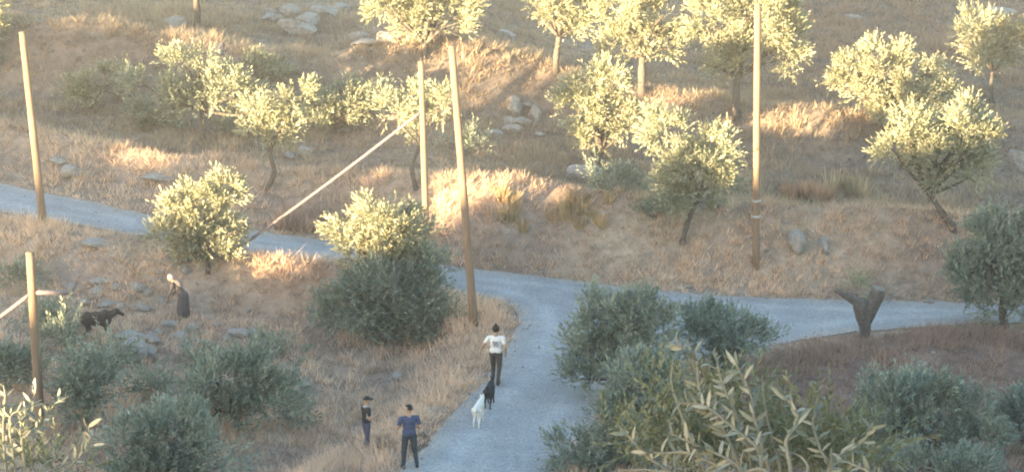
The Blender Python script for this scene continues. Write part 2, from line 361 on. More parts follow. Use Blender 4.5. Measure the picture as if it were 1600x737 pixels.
GREEN = np.array([.17, .18, .105]); SILVER = np.array([.40, .385, .26]); DARK = np.array([.085, .11, .075]); TEAL = np.array([.15, .19, .16])  # TEAL: bluish shade mixed into leaves of shaded trees, also dull scrub colour
def crown_mesh(name, lobes, r, tone=0.0, dens=52, up=.55, clump=.34, origin=None, nl=9, teal=0.0, soft=0.0):
    """lobes: (centre, radii); returns mesh"""
    VV = []; FF = []; CC = []; n0 = 0
    for c, rad in lobes:
        c = np.asarray(c, float); rad = np.asarray(rad, float)
        p = 1.6; area = 4*np.pi*(((rad[0]*rad[1])**p+(rad[0]*rad[2])**p+(rad[1]*rad[2])**p)/3)**(1/p)
        N = int(area*dens); K = max(6, int(area*1.15))
        cd_ = r.normal(size=(K, 3)); cd_[:, 2] += .25; cd_ /= np.linalg.norm(cd_, axis=1)[:, None]
        cr = r.uniform(.55, 1.10, K)[:, None]; cc = cd_*cr
        csz = r.uniform(.55, 1.3, K)
        k = r.integers(0, K, N); fill = r.uniform(0, 1, N) < .12
        off = r.normal(size=(N, 3))*.5; off *= (np.minimum(1, 1.2/(np.linalg.norm(off, axis=1)+1e-6)))[:, None]
        P = cc[k]*rad+off*(clump*csz[k])[:, None]*(.42+.58*soft)
        fd = r.normal(size=(N, 3)); fd /= np.linalg.norm(fd, axis=1)[:, None]
        P = np.where(fill[:, None], fd*rad*r.uniform(.3, .9, (N, 1)), P)
        td = cd_[k]*.55+r.normal(0, .12, (K, 3))[k]; td[:, 2] += up
        O = np.where(fill[:, None], fd, td)+off*(.75-.25*soft)+r.normal(0, .16, (N, 3))
        O /= np.linalg.norm(O, axis=1)[:, None]
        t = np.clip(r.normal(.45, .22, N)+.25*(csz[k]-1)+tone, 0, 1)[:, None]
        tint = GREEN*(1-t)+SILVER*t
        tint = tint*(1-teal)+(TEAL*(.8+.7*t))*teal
        V, F, C = sprigs(P+c, O, r.uniform(.26, .52, N)*(1.15-.2*soft)*(.75+.35*csz[k]), nl, tint, r)
        VV.append(V); FF.append(F+n0); CC.append(C); n0 += len(V)
    V = np.concatenate(VV)
    if origin is not None: V = V-np.asarray(origin)
    return np_mesh(name, V, np.concatenate(FF), np.concatenate(CC))
def olive(name, label, base_px, lobes_px, trunk=None, rad=.16, cat='olive tree', group=None, seed=0, tone=0., dens=52, teal=0., up=.55, fork=None, Y=None, bare=None, limbs=True, clump=.34, full=False):
    """base_px: foot of the trunk in the photograph; lobes_px: (x, y, rx, ry[, depth shift])"""
    r = np.random.default_rng(1000+seed)
    B = at(*base_px) if Y is None else at_y(base_px[0], base_px[1], Y)
    if Y is not None: B.z = ground(B.x, B.y)
    root = empty(name, B, label, cat, group); Bn = np.array(B)
    lobes = []
    for q in lobes_px:
        cx, cy, rx, ry = q[:4]; dy = q[4] if len(q) > 4 else r.uniform(-.25, .25)
        sc = FPX/math.hypot(B.y+dy, CAM[2]-B.z)*1.0
        p = at_y(cx, cy, B.y+dy); lobes.append((np.array(p), np.maximum(.18, np.array([rx/sc, .92*(rx+ry)/2/sc, ry/sc])*(1.02 if teal > .3 or full else .95)-(.06 if teal > .3 or full else .13))))
    me = crown_mesh('crown', lobes, r, tone, dens, up, clump, Bn, teal=teal, soft=min(1, teal*1.5))
    link('crown', me, root, [M_leaf])
    # trunk and limbs
    paths = []
    if trunk: tp = [Bn]+[np.array(at_y(px, py, B.y)) for px, py in trunk]
    else:
        low = min(lobes, key=lambda q: q[0][2]); mid = np.mean([q[0] for q in lobes], 0)
        top = Bn*.45+mid*.55; tp = [Bn, (Bn+top)/2+np.array([r.normal(0, .08), 0, 0]), top]
    tp = [np.asarray(q) for q in tp]; tp0 = tp[0].copy(); tp0[2] -= .15; tp = [tp0]+tp
    cp = curve_pts(tp, 14); rr = np.linspace(rad*1.25, rad*.72, 14)*(1+.1*np.sin(np.arange(14)*1.7)); rr[0] *= 1.35; rr[1] *= 1.15
    paths.append((cp-Bn, rr)); topp = cp[-1]
    if limbs:
        for c, ra in lobes:
            for q in range(2 if max(ra) > .7 else 1):
                e = c+r.normal(0, .3, 3)*ra; m1 = (topp+e)/2+r.normal(0, .12, 3)
                pp = curve_pts([topp-np.array([0, 0, .08]), m1, e], 8); paths.append((pp-Bn, np.linspace(rad*.6, rad*.13, 8)))
                for z in range(3):
                    e2 = e+r.normal(0, .5, 3)*ra; k = pp[4+z]
                    paths.append((curve_pts([k, (k+e2)/2+r.normal(0, .08, 3), e2], 5)-Bn, np.linspace(rad*.22, rad*.06, 5)))
    V, F = tube(paths, 8); link('trunk', np_mesh('trunk', V, F, None, True), root, [M_bark])
    return root

G_T = 'olive trees on the terraces'; G_S = 'shaded olive bushes below the road'
olive('olive_tree', 'young bushy sunlit olive by the roadside, just left of the leaning cable foot', (325, 428),
      [(275, 335, 40, 38), (345, 318, 38, 42), (315, 365, 60, 40), (360, 345, 36, 38), (300, 312, 24, 28), (280, 370, 44, 34), (340, 385, 44, 26), (300, 392, 40, 20)], [(322, 400)], .10, group=G_T, seed=1, tone=.1, clump=.30, dens=50)
olive('olive_tree', 'roadside olive with a cream sunlit crown behind a dark skirt, at the middle pole', (610, 520),
      [(605, 340, 60, 42), (648, 375, 40, 40), (565, 368, 42, 44), (610, 395, 56, 40), (560, 405, 34, 30)], [(606, 450)], .15, group=G_T, seed=2, tone=.1, dens=56)
olive('olive_tree', 'dark blue-green shaded bush in front of the cream-topped roadside olive', (600, 540),
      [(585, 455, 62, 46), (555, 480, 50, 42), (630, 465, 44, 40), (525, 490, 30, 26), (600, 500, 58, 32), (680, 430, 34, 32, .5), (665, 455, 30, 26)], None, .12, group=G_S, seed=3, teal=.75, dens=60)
olive('low_shrub', 'small dark shrub at the right foot of the dark roadside bush', (655, 540), [(655, 512, 32, 26), (690, 498, 22, 14)], None, .05, 'shrub', None, seed=3, teal=.4)
olive('olive_tree', 'thin crooked olive with two sunlit tufts, left of the leaning cable', (418, 300),
      [(402, 175, 24, 32), (466, 155, 34, 26), (432, 205, 34, 26), (398, 208, 18, 20), (455, 190, 24, 20)], [(428, 268), (420, 235)], .11, group=G_T, seed=4)
olive('olive_tree', 'small olive whose sunlit crown shows behind the middle pole', (650, 295),
      [(615, 172, 28, 26), (650, 165, 30, 28), (688, 165, 26, 28), (648, 200, 22, 16)], [(644, 262), (656, 225)], .09, group=G_T, seed=5)
olive('low_shrub', 'small tufted shrub with forked bare stems below the dark thicket', (550, 208), [(548, 165, 20, 16), (560, 155, 16, 12)], [(548, 190)], .05, 'shrub', None, seed=6, dens=34)
olive('olive_tree', 'wide sunlit olive at the top edge above the rubble and the twin poles', (662, 92),
      [(600, 8, 44, 26), (660, 5, 50, 30), (705, 18, 38, 34), (650, 42, 52, 22), (640, -30, 60, 34), (690, -30, 40, 30)], [(664, 66)], .14, group=G_T, seed=7)
olive('olive_tree', 'small sunlit olive on a single pale trunk at the top centre', (868, 118),
      [(860, 10, 36, 26), (900, 15, 34, 34), (880, -25, 50, 32), (893, 48, 22, 16), (838, 8, 20, 12)], [(870, 82), (874, 55)], .13, group=G_T, seed=8)
olive('olive_tree', 'olive with dark trunk and shaded underside between two sunlit top trees', (1003, 152),
      [(975, 15, 44, 36), (1030, 30, 38, 38), (1000, -30, 60, 34), (970, 70, 38, 26), (1040, 75, 26, 28), (1005, 55, 34, 30)], [(1003, 110), (1004, 85)], .17, group=G_T, seed=9)
olive('olive_tree', 'largest sunlit olive with forked pale trunk behind the right-hand pole', (1150, 184),
      [(1120, 30, 46, 44), (1180, 25, 52, 50), (1225, 55, 40, 50), (1130, 95, 38, 34), (1165, 80, 45, 38), (1235, 95, 22, 22), (1160, -30, 70, 36)], [(1150, 150), (1152, 118)], .17, group=G_T, seed=10)
olive('olive_tree', 'broad sunlit olive leaning over the stone riser, left of the dark-trunked olive', (935, 262),
      [(935, 130, 52, 28), (905, 175, 44, 38), (955, 180, 42, 38), (925, 215, 38, 28), (980, 190, 26, 26)], [(940, 235)], .13, group=G_T, seed=11)
olive('olive_tree', 'shaded olive with slanting dark stem and one sunlit shoulder above the bank', (1066, 382),
      [(1040, 205, 40, 34), (1060, 245, 34, 24), (1100, 250, 58, 44), (1050, 290, 46, 40), (1130, 275, 40, 36), (1075, 310, 42, 28)], [(1075, 345), (1095, 302)], .10, group=G_T, seed=12, teal=.15)
olive('olive_tree', 'upper right olive with thick sunlit dome behind a darker lower one', (1420, 232),
      [(1330, 110, 34, 32), (1380, 105, 44, 36), (1430, 120, 50, 42), (1460, 155, 32, 30), (1345, 150, 46, 32), (1400, 160, 60, 30), (1312, 120, 20, 18)], None, .16, group=G_T, seed=13, tone=.06)
olive('olive_tree', 'wide olive on slanting twin stems with a grey shaded heart, right side', (1490, 358),
      [(1510, 205, 48, 44), (1440, 215, 52, 44), (1540, 225, 26, 40), (1395, 235, 26, 34), (1470, 255, 66, 36), (1420, 190, 34, 26), (1520, 260, 36, 30)], [(1470, 330), (1452, 300)], .14, group=G_T, seed=14, teal=.1)
olive('olive_tree', 'small sunlit olive on a thin dark trunk in the top right corner', (1551, 165),
      [(1520, 45, 26, 30), (1560, 65, 38, 36), (1590, 70, 30, 36), (1535, 88, 30, 22)], [(1549, 130), (1552, 110)], .09, group=G_T, seed=15)
olive('olive_tree', 'dark shaded olive cut by the right edge beside the road end', (1570, 512),
      [(1560, 385, 46, 44), (1600, 400, 55, 55), (1530, 430, 42, 48), (1575, 455, 62, 48)], None, .15, group=G_T, seed=16, teal=.6)
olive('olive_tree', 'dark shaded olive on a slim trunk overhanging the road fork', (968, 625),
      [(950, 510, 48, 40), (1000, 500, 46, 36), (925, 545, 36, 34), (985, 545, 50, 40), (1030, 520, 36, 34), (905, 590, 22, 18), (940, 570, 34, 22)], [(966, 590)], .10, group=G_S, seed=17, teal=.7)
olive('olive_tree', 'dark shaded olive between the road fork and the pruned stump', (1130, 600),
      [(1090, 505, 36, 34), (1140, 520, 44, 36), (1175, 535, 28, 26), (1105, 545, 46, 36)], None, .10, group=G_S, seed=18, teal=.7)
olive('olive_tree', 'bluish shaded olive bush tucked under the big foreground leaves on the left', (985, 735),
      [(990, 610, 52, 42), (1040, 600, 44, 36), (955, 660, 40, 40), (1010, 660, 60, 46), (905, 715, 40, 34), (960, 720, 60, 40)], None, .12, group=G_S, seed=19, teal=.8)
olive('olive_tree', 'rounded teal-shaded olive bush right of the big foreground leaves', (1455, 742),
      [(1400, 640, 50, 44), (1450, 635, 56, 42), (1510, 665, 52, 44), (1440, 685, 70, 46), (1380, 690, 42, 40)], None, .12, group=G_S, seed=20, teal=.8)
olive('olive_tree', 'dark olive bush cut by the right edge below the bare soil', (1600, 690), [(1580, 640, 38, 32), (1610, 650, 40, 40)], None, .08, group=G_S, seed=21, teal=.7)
olive('olive_tree', 'teal-shaded olive bush at the bottom edge right of the foreground leaves', (1510, 800), [(1480, 730, 60, 28), (1530, 745, 46, 26)], None, .08, group=G_S, seed=22, teal=.8)
olive('olive_tree', 'shaded olive bush in the left field between pale stone and animal', (370, 672),
      [(330, 600, 44, 36), (385, 590, 52, 38), (420, 620, 38, 36), (350, 635, 56, 34)], None, .1, group=G_S, seed=23, teal=.7)
olive('olive_tree', 'shaded olive bush right of the short pole foot', (145, 668), [(120, 590, 36, 34), (160, 610, 42, 40), (125, 630, 44, 32)], None, .1, group=G_S, seed=24, teal=.7)
olive('olive_tree', 'wide teal-shaded olive bush at the bottom left beside the pale foreground twigs', (265, 770),
      [(210, 690, 50, 40), (270, 680, 56, 42), (320, 705, 50, 40), (240, 730, 70, 36)], None, .12, group=G_S, seed=25, teal=.8)
olive('olive_tree', 'dim olive bush at the left edge around the short pole', (18, 598), [(12, 565, 34, 26), (42, 578, 24, 20), (0, 580, 36, 22)], None, .1, group=G_S, seed=26, teal=.6)
olive('low_shrub', 'dark green shrub behind the short pole cable bar', (95, 520), [(80, 503, 32, 16), (108, 510, 30, 16), (58, 498, 20, 12)], None, .05, 'shrub', None, seed=27, teal=.4)
olive('low_shrub', 'dim shrub between the dark goat and the stepped pale boulders', (176, 575), [(168, 552, 22, 18), (186, 560, 14, 16)], None, .04, 'shrub', None, seed=41, teal=.5)
olive('low_shrub', 'dull shrub just left of the dark goat', (98, 545), [(98, 524, 22, 18), (82, 530, 18, 14)], None, .04, 'shrub', None, seed=42, teal=.5)
olive('low_shrub', 'low dark green shrub on the upper left terrace', (140, 172), [(115, 145, 32, 18), (160, 135, 44, 24), (200, 118, 20, 12)], None, .05, 'shrub', None, seed=28)
olive('olive_tree', 'grey spreading olive with one bright sunlit tuft, upper left', (318, 222),
      [(282, 98, 28, 18), (310, 85, 20, 12), (320, 150, 50, 30), (362, 145, 46, 32), (280, 150, 38, 24), (395, 165, 26, 28), (215, 128, 24, 12)], [(316, 190), (318, 170)], .13, group=G_T, seed=29, dens=44, teal=.32)
olive('low_shrub', 'green shrub under the sunlit terrace edge, upper left of centre', (405, 130), [(395, 105, 36, 18), (425, 112, 24, 14)], None, .05, 'shrub', None, seed=30)
olive('low_shrub', 'dark thicket between the crooked olive and the middle pole', (520, 208), [(505, 165, 30, 26), (540, 155, 36, 26), (525, 185, 36, 22), (580, 160, 22, 20)], None, .07, 'shrub', None, seed=31, teal=.35)
olive('olive_tree', 'olive with only its dark trunk showing at the top left', (308, 46), [(300, -70, 80, 40), (340, -60, 60, 40), (270, -90, 60, 40)], [(308, 15), (304, -20)], .16, group=G_T, seed=32)
olive('olive_tree', 'sunlit olive sprays cut by the top left corner', (-25, 120), [(-15, 20, 30, 30), (-30, 60, 36, 36), (-10, 105, 14, 14), (-40, -10, 40, 40)], None, .12, group=G_T, seed=33)

olive('low_shrub', 'dull grey-green scrub right of the small dark and white stones', (435, 560), [(430, 540, 26, 18), (452, 548, 18, 14), (410, 548, 18, 12)], None, .03, 'shrub', None, seed=60, teal=.55, dens=44)
olive('low_shrub', 'dull scrub between the two largest left field bushes', (245, 625), [(240, 600, 26, 18), (262, 608, 20, 16), (222, 606, 18, 14)], None, .03, 'shrub', None, seed=61, teal=.55, dens=44)
olive('low_shrub', 'thin scrub just below the small dark and white stones', (305, 572), [(298, 556, 24, 14), (320, 560, 20, 12)], None, .03, 'shrub', None, seed=62, teal=.55, dens=44)
olive('low_shrub', 'low scrub at the right foot of the shaded left field bush', (462, 668), [(456, 650, 22, 16), (476, 656, 16, 12)], None, .03, 'shrub', None, seed=63, teal=.55, dens=44)
olive('low_shrub', 'ragged scrub left of the stepped pale boulders, beside the pole bushes', (150, 600), [(150, 582, 20, 14)], None, .03, 'shrub', None, seed=64, teal=.55, dens=44)
olive('low_shrub', 'grey scrub at the left edge above the short pole', (28, 452), [(20, 436, 30, 16), (50, 442, 18, 12)], None, .03, 'shrub', None, seed=65, teal=.55, dens=44)
olive('low_shrub', 'low dim scrub under the grey spreading olive on the left terrace', (245, 200), [(235, 182, 36, 18), (270, 188, 24, 14), (205, 188, 20, 12)], None, .03, 'shrub', None, seed=66, teal=.55, dens=44)
olive('low_shrub', 'low dim scrub between the spreading olive and the crooked olive', (385, 215), [(378, 195, 30, 18), (400, 202, 20, 14)], None, .03, 'shrub', None, seed=67, teal=.55, dens=44)
olive('low_shrub', 'grey scrub patch in the shaded riser right of the thin middle pole', (735, 240), [(728, 222, 22, 14), (750, 228, 16, 10)], None, .03, 'shrub', None, seed=68, teal=.55, dens=44)
olive('low_shrub', 'grey scrub around the large grey boulder on the middle terrace', (960, 300), [(950, 280, 28, 16), (985, 290, 26, 14), (930, 292, 18, 10)], None, .03, 'shrub', None, seed=69, teal=.55, dens=44)
olive('low_shrub', 'low scrub under the slanting dark olive stem on the bank', (1020, 345), [(1030, 328, 26, 14), (1010, 335, 18, 10)], None, .03, 'shrub', None, seed=70, teal=.55, dens=44)

# pruned stump tree
B = at(1352, 528); root = empty('pruned_olive', B, 'pruned bare olive stump with two cut arms beside the road', 'tree stump'); Bn = np.array(B)
def rel(pts, Y=None): return [np.array(at_y(px, py, Y or B.y))-Bn for px, py in pts]
V, F = tube([(curve_pts([[0, 0, -.2]]+rel([(1352, 524), (1351, 505), (1347, 484), (1343, 468)]), 12), np.array([.20, .17, .155, .16, .18, .205, .235, .26, .275, .28, .25, .20])*(1+.05*np.sin(np.arange(12)*2.1)))], 12)
link('trunk', np_mesh('trunk', V, F, None, True), root, [M_bark])
V, F = tube([(curve_pts(rel([(1354, 505), (1361, 482), (1370, 462), (1374, 451)]), 9), [.14, .19, .22, .235, .24, .245, .245, .24, .22])], 11)
link('limb', np_mesh('limb', V, F, None, True), root, [M_bark])
V, F = tube([(curve_pts(rel([(1348, 486), (1338, 472), (1323, 462), (1305, 452)]), 9), np.linspace(.19, .085, 9))], 9)
link('limb', np_mesh('limb', V, F, None, True), root, [M_bark])
cutm = flat_mat('sawn wood', (.17, .145, .12))
for px, py, rr, dx, dz in ((1374, 451, .215, .25, .97), (1305, 452, .082, -.8, .6)):
    c = np.array(at_y(px, py, B.y))-Bn; dv = np.array([dx, -.05, dz]); dv /= np.linalg.norm(dv)
    V, F = tube([(np.array([c-dv*.02, c+dv*.012, c+dv*.02]), [rr, rr, rr*.9])], 12); link('cut_face', np_mesh('cut_face', V, F), root, [cutm])
olive('low_shrub', 'pale grey dry shrub on the verge behind the pruned stump', (1340, 470), [(1340, 448, 28, 15)], None, .03, 'shrub', None, seed=40, tone=.2, dens=40)

# ------------------------------------------------------------------ shrubby dead weeds
def weed(label, px, py, rx, h, n, colr, seed):
    r = np.random.default_rng(seed); B = at(px, py); sc = FPX/B.y
    P = np.stack([r.uniform(-rx, rx, n)/sc, r.uniform(-.5, .5, n), np.zeros(n)], -1)
    P[:, 2] = terrain(P[:, 0]+B.x, P[:, 1]+B.y)-B.z
    V, F, C = blades(P, r.uniform(.6, 1.2, n)*h, r.integers(22, 34, n), r.uniform(.05, .14, n), np.tile(np.array(colr), (n, 1))*r.uniform(.75, 1.25, (n, 1)), .4, .032, seed=seed)
    o = link('dead_weed', np_mesh('dead_weed', V, F, C), None, [M_grass]); o.location = B; tag(o, label, 'weeds')
weed('dark dry scrub on the road edge right of the person in navy', 655, 692, 15, .14, 9, (.17, .14, .12), 56)
weed('dark dry scrub between the two standing people', 603, 700, 12, .35, 8, (.26, .20, .16), 57)
weed('pinkish dead weeds sticking up behind the leaning cable', 465, 352, 38, .75, 26, (.42, .30, .24), 51)
weed('orange sunlit dead weeds on the bank edge right of the far right pole', 1262, 312, 34, .75, 20, (.46, .29, .19), 52)
weed('pale dead weeds on the bank edge below the wide right olive', 1320, 305, 26, .8, 14, (.44, .35, .23), 53)
weed('sunlit dry weeds on the bank crest right of the tall dark-footed pole', 800, 338, 22, .7, 14, (.48, .35, .20), 54)
weed('sunlit dry weeds on the bank crest under the grey boulder', 905, 336, 50, .5, 22, (.48, .35, .20), 55)

# ------------------------------------------------------------------ rocks
def rock_mesh(seed, sub=3):
    r = np.random.default_rng(seed); bm = bmesh.new(); bmesh.ops.create_icosphere(bm, subdivisions=sub, radius=1)
    pl = r.normal(size=(13, 3)); pl /= np.linalg.norm(pl, axis=1)[:, None]; dd = r.uniform(.45, .85, 13)
    for v in bm.verts:
        p = np.array(v.co); s = 1+.10*math.sin(3*p[0]+seed)+.08*math.sin(4*p[1]-seed)
        for a, d in zip(pl, dd):
            q = float(p@a)
            if q > d: p = p-a*(q-d)*.97
        v.co = p*s*1.25*(1+.025*r.normal())
    me = bpy.data.meshes.new('rock'); bm.to_mesh(me); bm.free(); me.materials.append(M_rock); return me
ROCKS = [rock_mesh(s) for s in range(8)]
def place_rock(name, px, py, rx, ry, k, label=None, group=None, parent=None, Y=None):
    """px, py: centre in the photograph; rx, ry half sizes in pixels"""
    foot = at(px, py+ry*.75); sc = FPX/math.hypot(foot.y, 25)
    o = link(name, ROCKS[k % 8], parent); r = np.random.default_rng(k+300)
    loc = Vector((foot.x, foot.y+.2, foot.z+ry/sc*.55)); 
    if parent is not None: loc = loc-parent.location
    o.location = loc; o.scale = (rx/sc, (rx+ry)*.55/sc, ry/sc*1.05); o.rotation_euler = (r.uniform(-.15, .15), r.uniform(-.15, .15), r.uniform(-.3, .3))
    if label: tag(o, label, 'rock', group)
    return o
def pile(name, label, stones, cat='stone wall'):
    f = at(stones[0][0], stones[0][1]+stones[0][3]); root = empty(name, f, label, cat)
    for i, (px, py, rx, ry) in enumerate(stones): place_rock('stone', px, py, rx, ry, i*3+len(stones), None, None, root)
pile('rubble_wall', 'tumbled grey rubble wall near the top edge left of the wide olive', [(450, 42, 24, 12), (425, 30, 14, 14), (450, 20, 16, 9), (490, 12, 10, 9), (505, 22, 18, 10), (480, 32, 20, 12), (535, 12, 16, 6), (420, 18, 12, 6), (475, 48, 22, 9)])
pile('stone_heap', 'grey stones heaped under the wide sunlit top olive', [(560, 58, 18, 9), (590, 50, 12, 8), (575, 68, 22, 8), (625, 52, 13, 12), (640, 55, 10, 12), (605, 64, 14, 10)], 'stones')
pile('rock_outcrop', 'broken grey outcrop in the riser right of the tall pole', [(800, 165, 18, 14), (825, 168, 12, 6), (795, 190, 14, 10), (772, 212, 16, 6), (815, 192, 14, 10), (835, 182, 10, 12), (842, 212, 10, 6), (800, 205, 12, 8)], 'rocks')
pile('rock_outcrop', 'stepped pale boulders below the dark animal in the left field', [(205, 528, 22, 12), (205, 552, 22, 18), (235, 530, 16, 10), (225, 555, 14, 12)], 'rocks')
pile('stone_heap', 'low heap of field stones left of the bent person', [(160, 446, 18, 7), (150, 462, 14, 7), (185, 452, 14, 8), (212, 450, 16, 8), (200, 466, 14, 6), (170, 478, 16, 6), (230, 462, 10, 7), (130, 474, 10, 8), (245, 445, 12, 6), (108, 452, 12, 7), (190, 482, 10, 6), (222, 482, 14, 6), (250, 472, 12, 7)], 'stones')
pile('stone_heap', 'scattered rubble on the slope below the bent person', [(300, 515, 12, 6), (318, 522, 9, 6), (262, 510, 10, 6), (280, 528, 12, 6), (340, 512, 9, 5), (245, 520, 9, 6), (310, 538, 10, 5)], 'stones')
pile('stone_heap', 'small dark and white stones in the field right of the bent person', [(372, 526, 14, 8), (395, 524, 10, 10), (355, 530, 8, 6), (412, 530, 10, 6), (330, 550, 12, 6)], 'stones')
pile('stone_heap', 'sunlit stones under the young roadside olive', [(262, 415, 14, 9), (290, 408, 12, 8), (250, 428, 10, 6), (285, 426, 16, 7), (312, 424, 12, 7)], 'stones')
for i, (px, py, rx, ry, lb) in enumerate([
    (270, 38, 22, 11, 'flat grey boulder below the trunk at the top left'),
    (790, 60, 17, 14, 'grey boulder right of the tall pole top'),
    (90, 252, 16, 9, 'pale stone right of the leftmost pole'),
    (112, 268, 18, 12, 'grey boulder above the left road, near the leftmost pole'),
    (250, 282, 24, 9, 'low flat rock above the left road under the sunlit patch'),
    (912, 274, 22, 14, 'large grey boulder under the broad sunlit olive'),
    (1110, 316, 18, 10, 'pale boulder behind the slanting olive stem on the bank'),
    (1242, 385, 16, 17, 'whitish boulder set in the brown bank right of the far right pole'),
    (1285, 385, 14, 14, 'dull tan boulder beside the whitish one in the bank'),
    (1590, 252, 22, 16, 'grey boulder at the right edge under the wide olive'),
    (472, 600, 13, 9, 'pinkish stone in the left field right of the shaded olive bush'),
    (624, 592, 12, 9, 'stone on the grassy verge left of the walking person'),
    (1077, 450, 6, 5, 'small stone at the far road edge above the shaded trees'),
    (1452, 475, 7, 4, 'small white stone at the far road edge right of the stump'),
    (1440, 570, 9, 6, 'small pale stone on the bare soil below the stump'),
    (1270, 605, 7, 5, 'small stone on the bare soil right of the foreground leaves'),
    (340, 85, 12, 8, 'grey stone behind the bright tuft of the spreading olive'),
    (475, 240, 14, 9, 'whitish stone beside the crooked olive trunk'),
    (452, 244, 10, 7, 'small pale stone at the crooked olive trunk'),
    (150, 385, 24, 6, 'flat stone slab in the grass left of the young olive'),
    (540, 205, 12, 5, 'pale stone among the forked bare stems'),
    (1090, 25, 10, 8, 'small stone behind the largest sunlit olive'),
    (1330, 28, 14, 6, 'low grey stone at the top right'),
    (1560, 20, 30, 6, 'long low rock at the top right corner')]):
    place_rock('boulder', px, py, rx, ry, i, lb)
# scattered small stones
x, y, r = scatter(1500, 9); sd = road_sdf(x, y); k = (sd > .1) & (fbm(x*.3, y*.3, 131, 3) > .0); x, y = x[k], y[k]
bmq = bmesh.new(); bmesh.ops.create_icosphere(bmq, subdivisions=1, radius=1); tv = np.array([v.co for v in bmq.verts]); tf = np.array([[v.index for v in f.verts] for f in bmq.faces]); bmq.free()
s = r.uniform(.03, .11, len(x)); V = tv[None]*s[:, None, None]*r.uniform(.6, 1.3, (len(x), len(tv), 1)); V[:, :, 2] *= .6
V = V+np.stack([x, y, terrain(x, y)+s*.2], -1)[:, None]; F = tf[None]+(np.arange(len(x))*len(tv))[:, None, None]
xx, yy, r = scatter(16000, 19); sd = road_sdf(xx, yy); k = (sd > -.55) & (sd < .5) & (r.uniform(0, 1, len(xx)) < np.exp(-np.abs(sd)*3)) | (sd < 0) & (r.uniform(0, 1, len(xx)) < .05); xx, yy = xx[k], yy[k]
s2 = r.uniform(.015, .05, len(xx)); V2 = tv[None]*s2[:, None, None]*r.uniform(.6, 1.3, (len(xx), len(tv), 1)); V2 = V2+np.stack([xx, yy, terrain(xx, yy)+.035+s2*.2], -1)[:, None]
o = link('gravel', np_mesh('gravel', V2.reshape(-1, 3), (tf[None]+(np.arange(len(xx))*len(tv))[:, None, None]).reshape(-1, 3)), None, [M_rock]); tag(o, 'loose gravel along the edges of the track', 'gravel', None, 'stuff')
o = link('loose_stones', np_mesh('loose_stones', V.reshape(-1, 3), F.reshape(-1, 3)), None, [M_rock]); tag(o, 'small grey stones strewn over the dry slopes', 'stones', None, 'stuff')

# ------------------------------------------------------------------ poles and cables
def pole(label, base_px, top_px, r0, r1, Y=None, bands=(), name='utility_pole'):
    B = at(*base_px)
    T = np.array(at_y(top_px[0], top_px[1], B.y)); Bn = np.array(B)
    root = empty(name, B, label, 'utility pole', 'wooden utility poles along the road')
    q = np.linspace(0, 1, 16)[:, None]; P = Bn*(1-q)+T*q; P[0, 2] -= .3; P = P-Bn
    rr = np.linspace(r0, r1, 16)*(1+.025*np.sin(np.arange(16)*1.9))
    V, F = tube([(P, rr)], 20); link('shaft', np_mesh('shaft', V, F, None, True), root, [M_wood])
    d = T-Bn; L = np.linalg.norm(d); d = d/L
    V, F = tube([(np.array([d*(L-.01), d*(L+.02), d*(L+.05)]), [r1*1.08, r1*1.1, r1*.5])], 16); link('cap', np_mesh('cap', V, F), root, [M_wood])
    for k in bands:
        V, F = tube([(np.array([d*(L*k-.04), d*(L*k), d*(L*k+.04)]), [r0*1.02+.015]*3)], 16); link('metal_band', np_mesh('metal_band', V, F), root, [M_metal])
    return root, Bn, T
p1 = pole('leftmost tall wooden pole, leaning slightly, sunlit almost to its foot', (68, 352), (35, 52), .14, .11)
p2 = pole('thin middle wooden pole rising behind the cream-topped roadside olive', (668, 428), (658, 98), .115, .095)
p3 = pole('tall wooden pole beside the road fork with a dark lower half', (741, 508), (706, 74), .135, .105)
p4 = pole('far right wooden pole on the bank, in front of the largest olive', (1181, 418), (1184, 8), .13, .11, bands=(.2, .26))
p5 = pole('short wooden pole in the bushes at the left edge with a cable bar', (63, 668), (47, 396), .14, .115)
# leaning cable from the middle pole to the ground by the young olive
A = at(362, 400); E = p2[1]*(1-.775)+p2[2]*.775
q = np.linspace(0, 1, 24)[:, None]; P = np.array(A)*(1-q)+E*q; P[:, 2] -= .12*np.sin(q[:, 0]*math.pi)*.6
V, F = tube([(P-np.array(A), np.full(24, .05))], 8); o = link('guy_cable', np_mesh('guy_cable', V, F, None, True), None, [M_cable]); o.location = A
tag(o, 'thick pinkish grey cable slanting from the thin middle pole down to the road edge', 'cable')
K = p5[1]*(1-.78)+p5[2]*.78
E = np.array(at_y(-160, 560, K[1]-1.0)); P = np.array([K*(1-t)+E*t-np.array([0, 0, .35*math.sin(t*math.pi)]) for t in np.linspace(0, 1, 16)])
V, F = tube([(P-K, np.full(16, .06))], 8); o = link('service_cable', np_mesh('service_cable', V, F, None, True), None, [M_cable]); o.location = K
tag(o, 'pale cable sagging from the short pole out of the left edge', 'cable')
E = np.array(at_y(107, 457, K[1])); V, F = tube([(np.array([K-K, (E-K)*.5, E-K]), [.07, .065, .06])], 8)
o = link('cable_arm', np_mesh('cable_arm', V, F, None, True), p5[0], [M_cable]); o.location = Vector(K)-p5[0].location

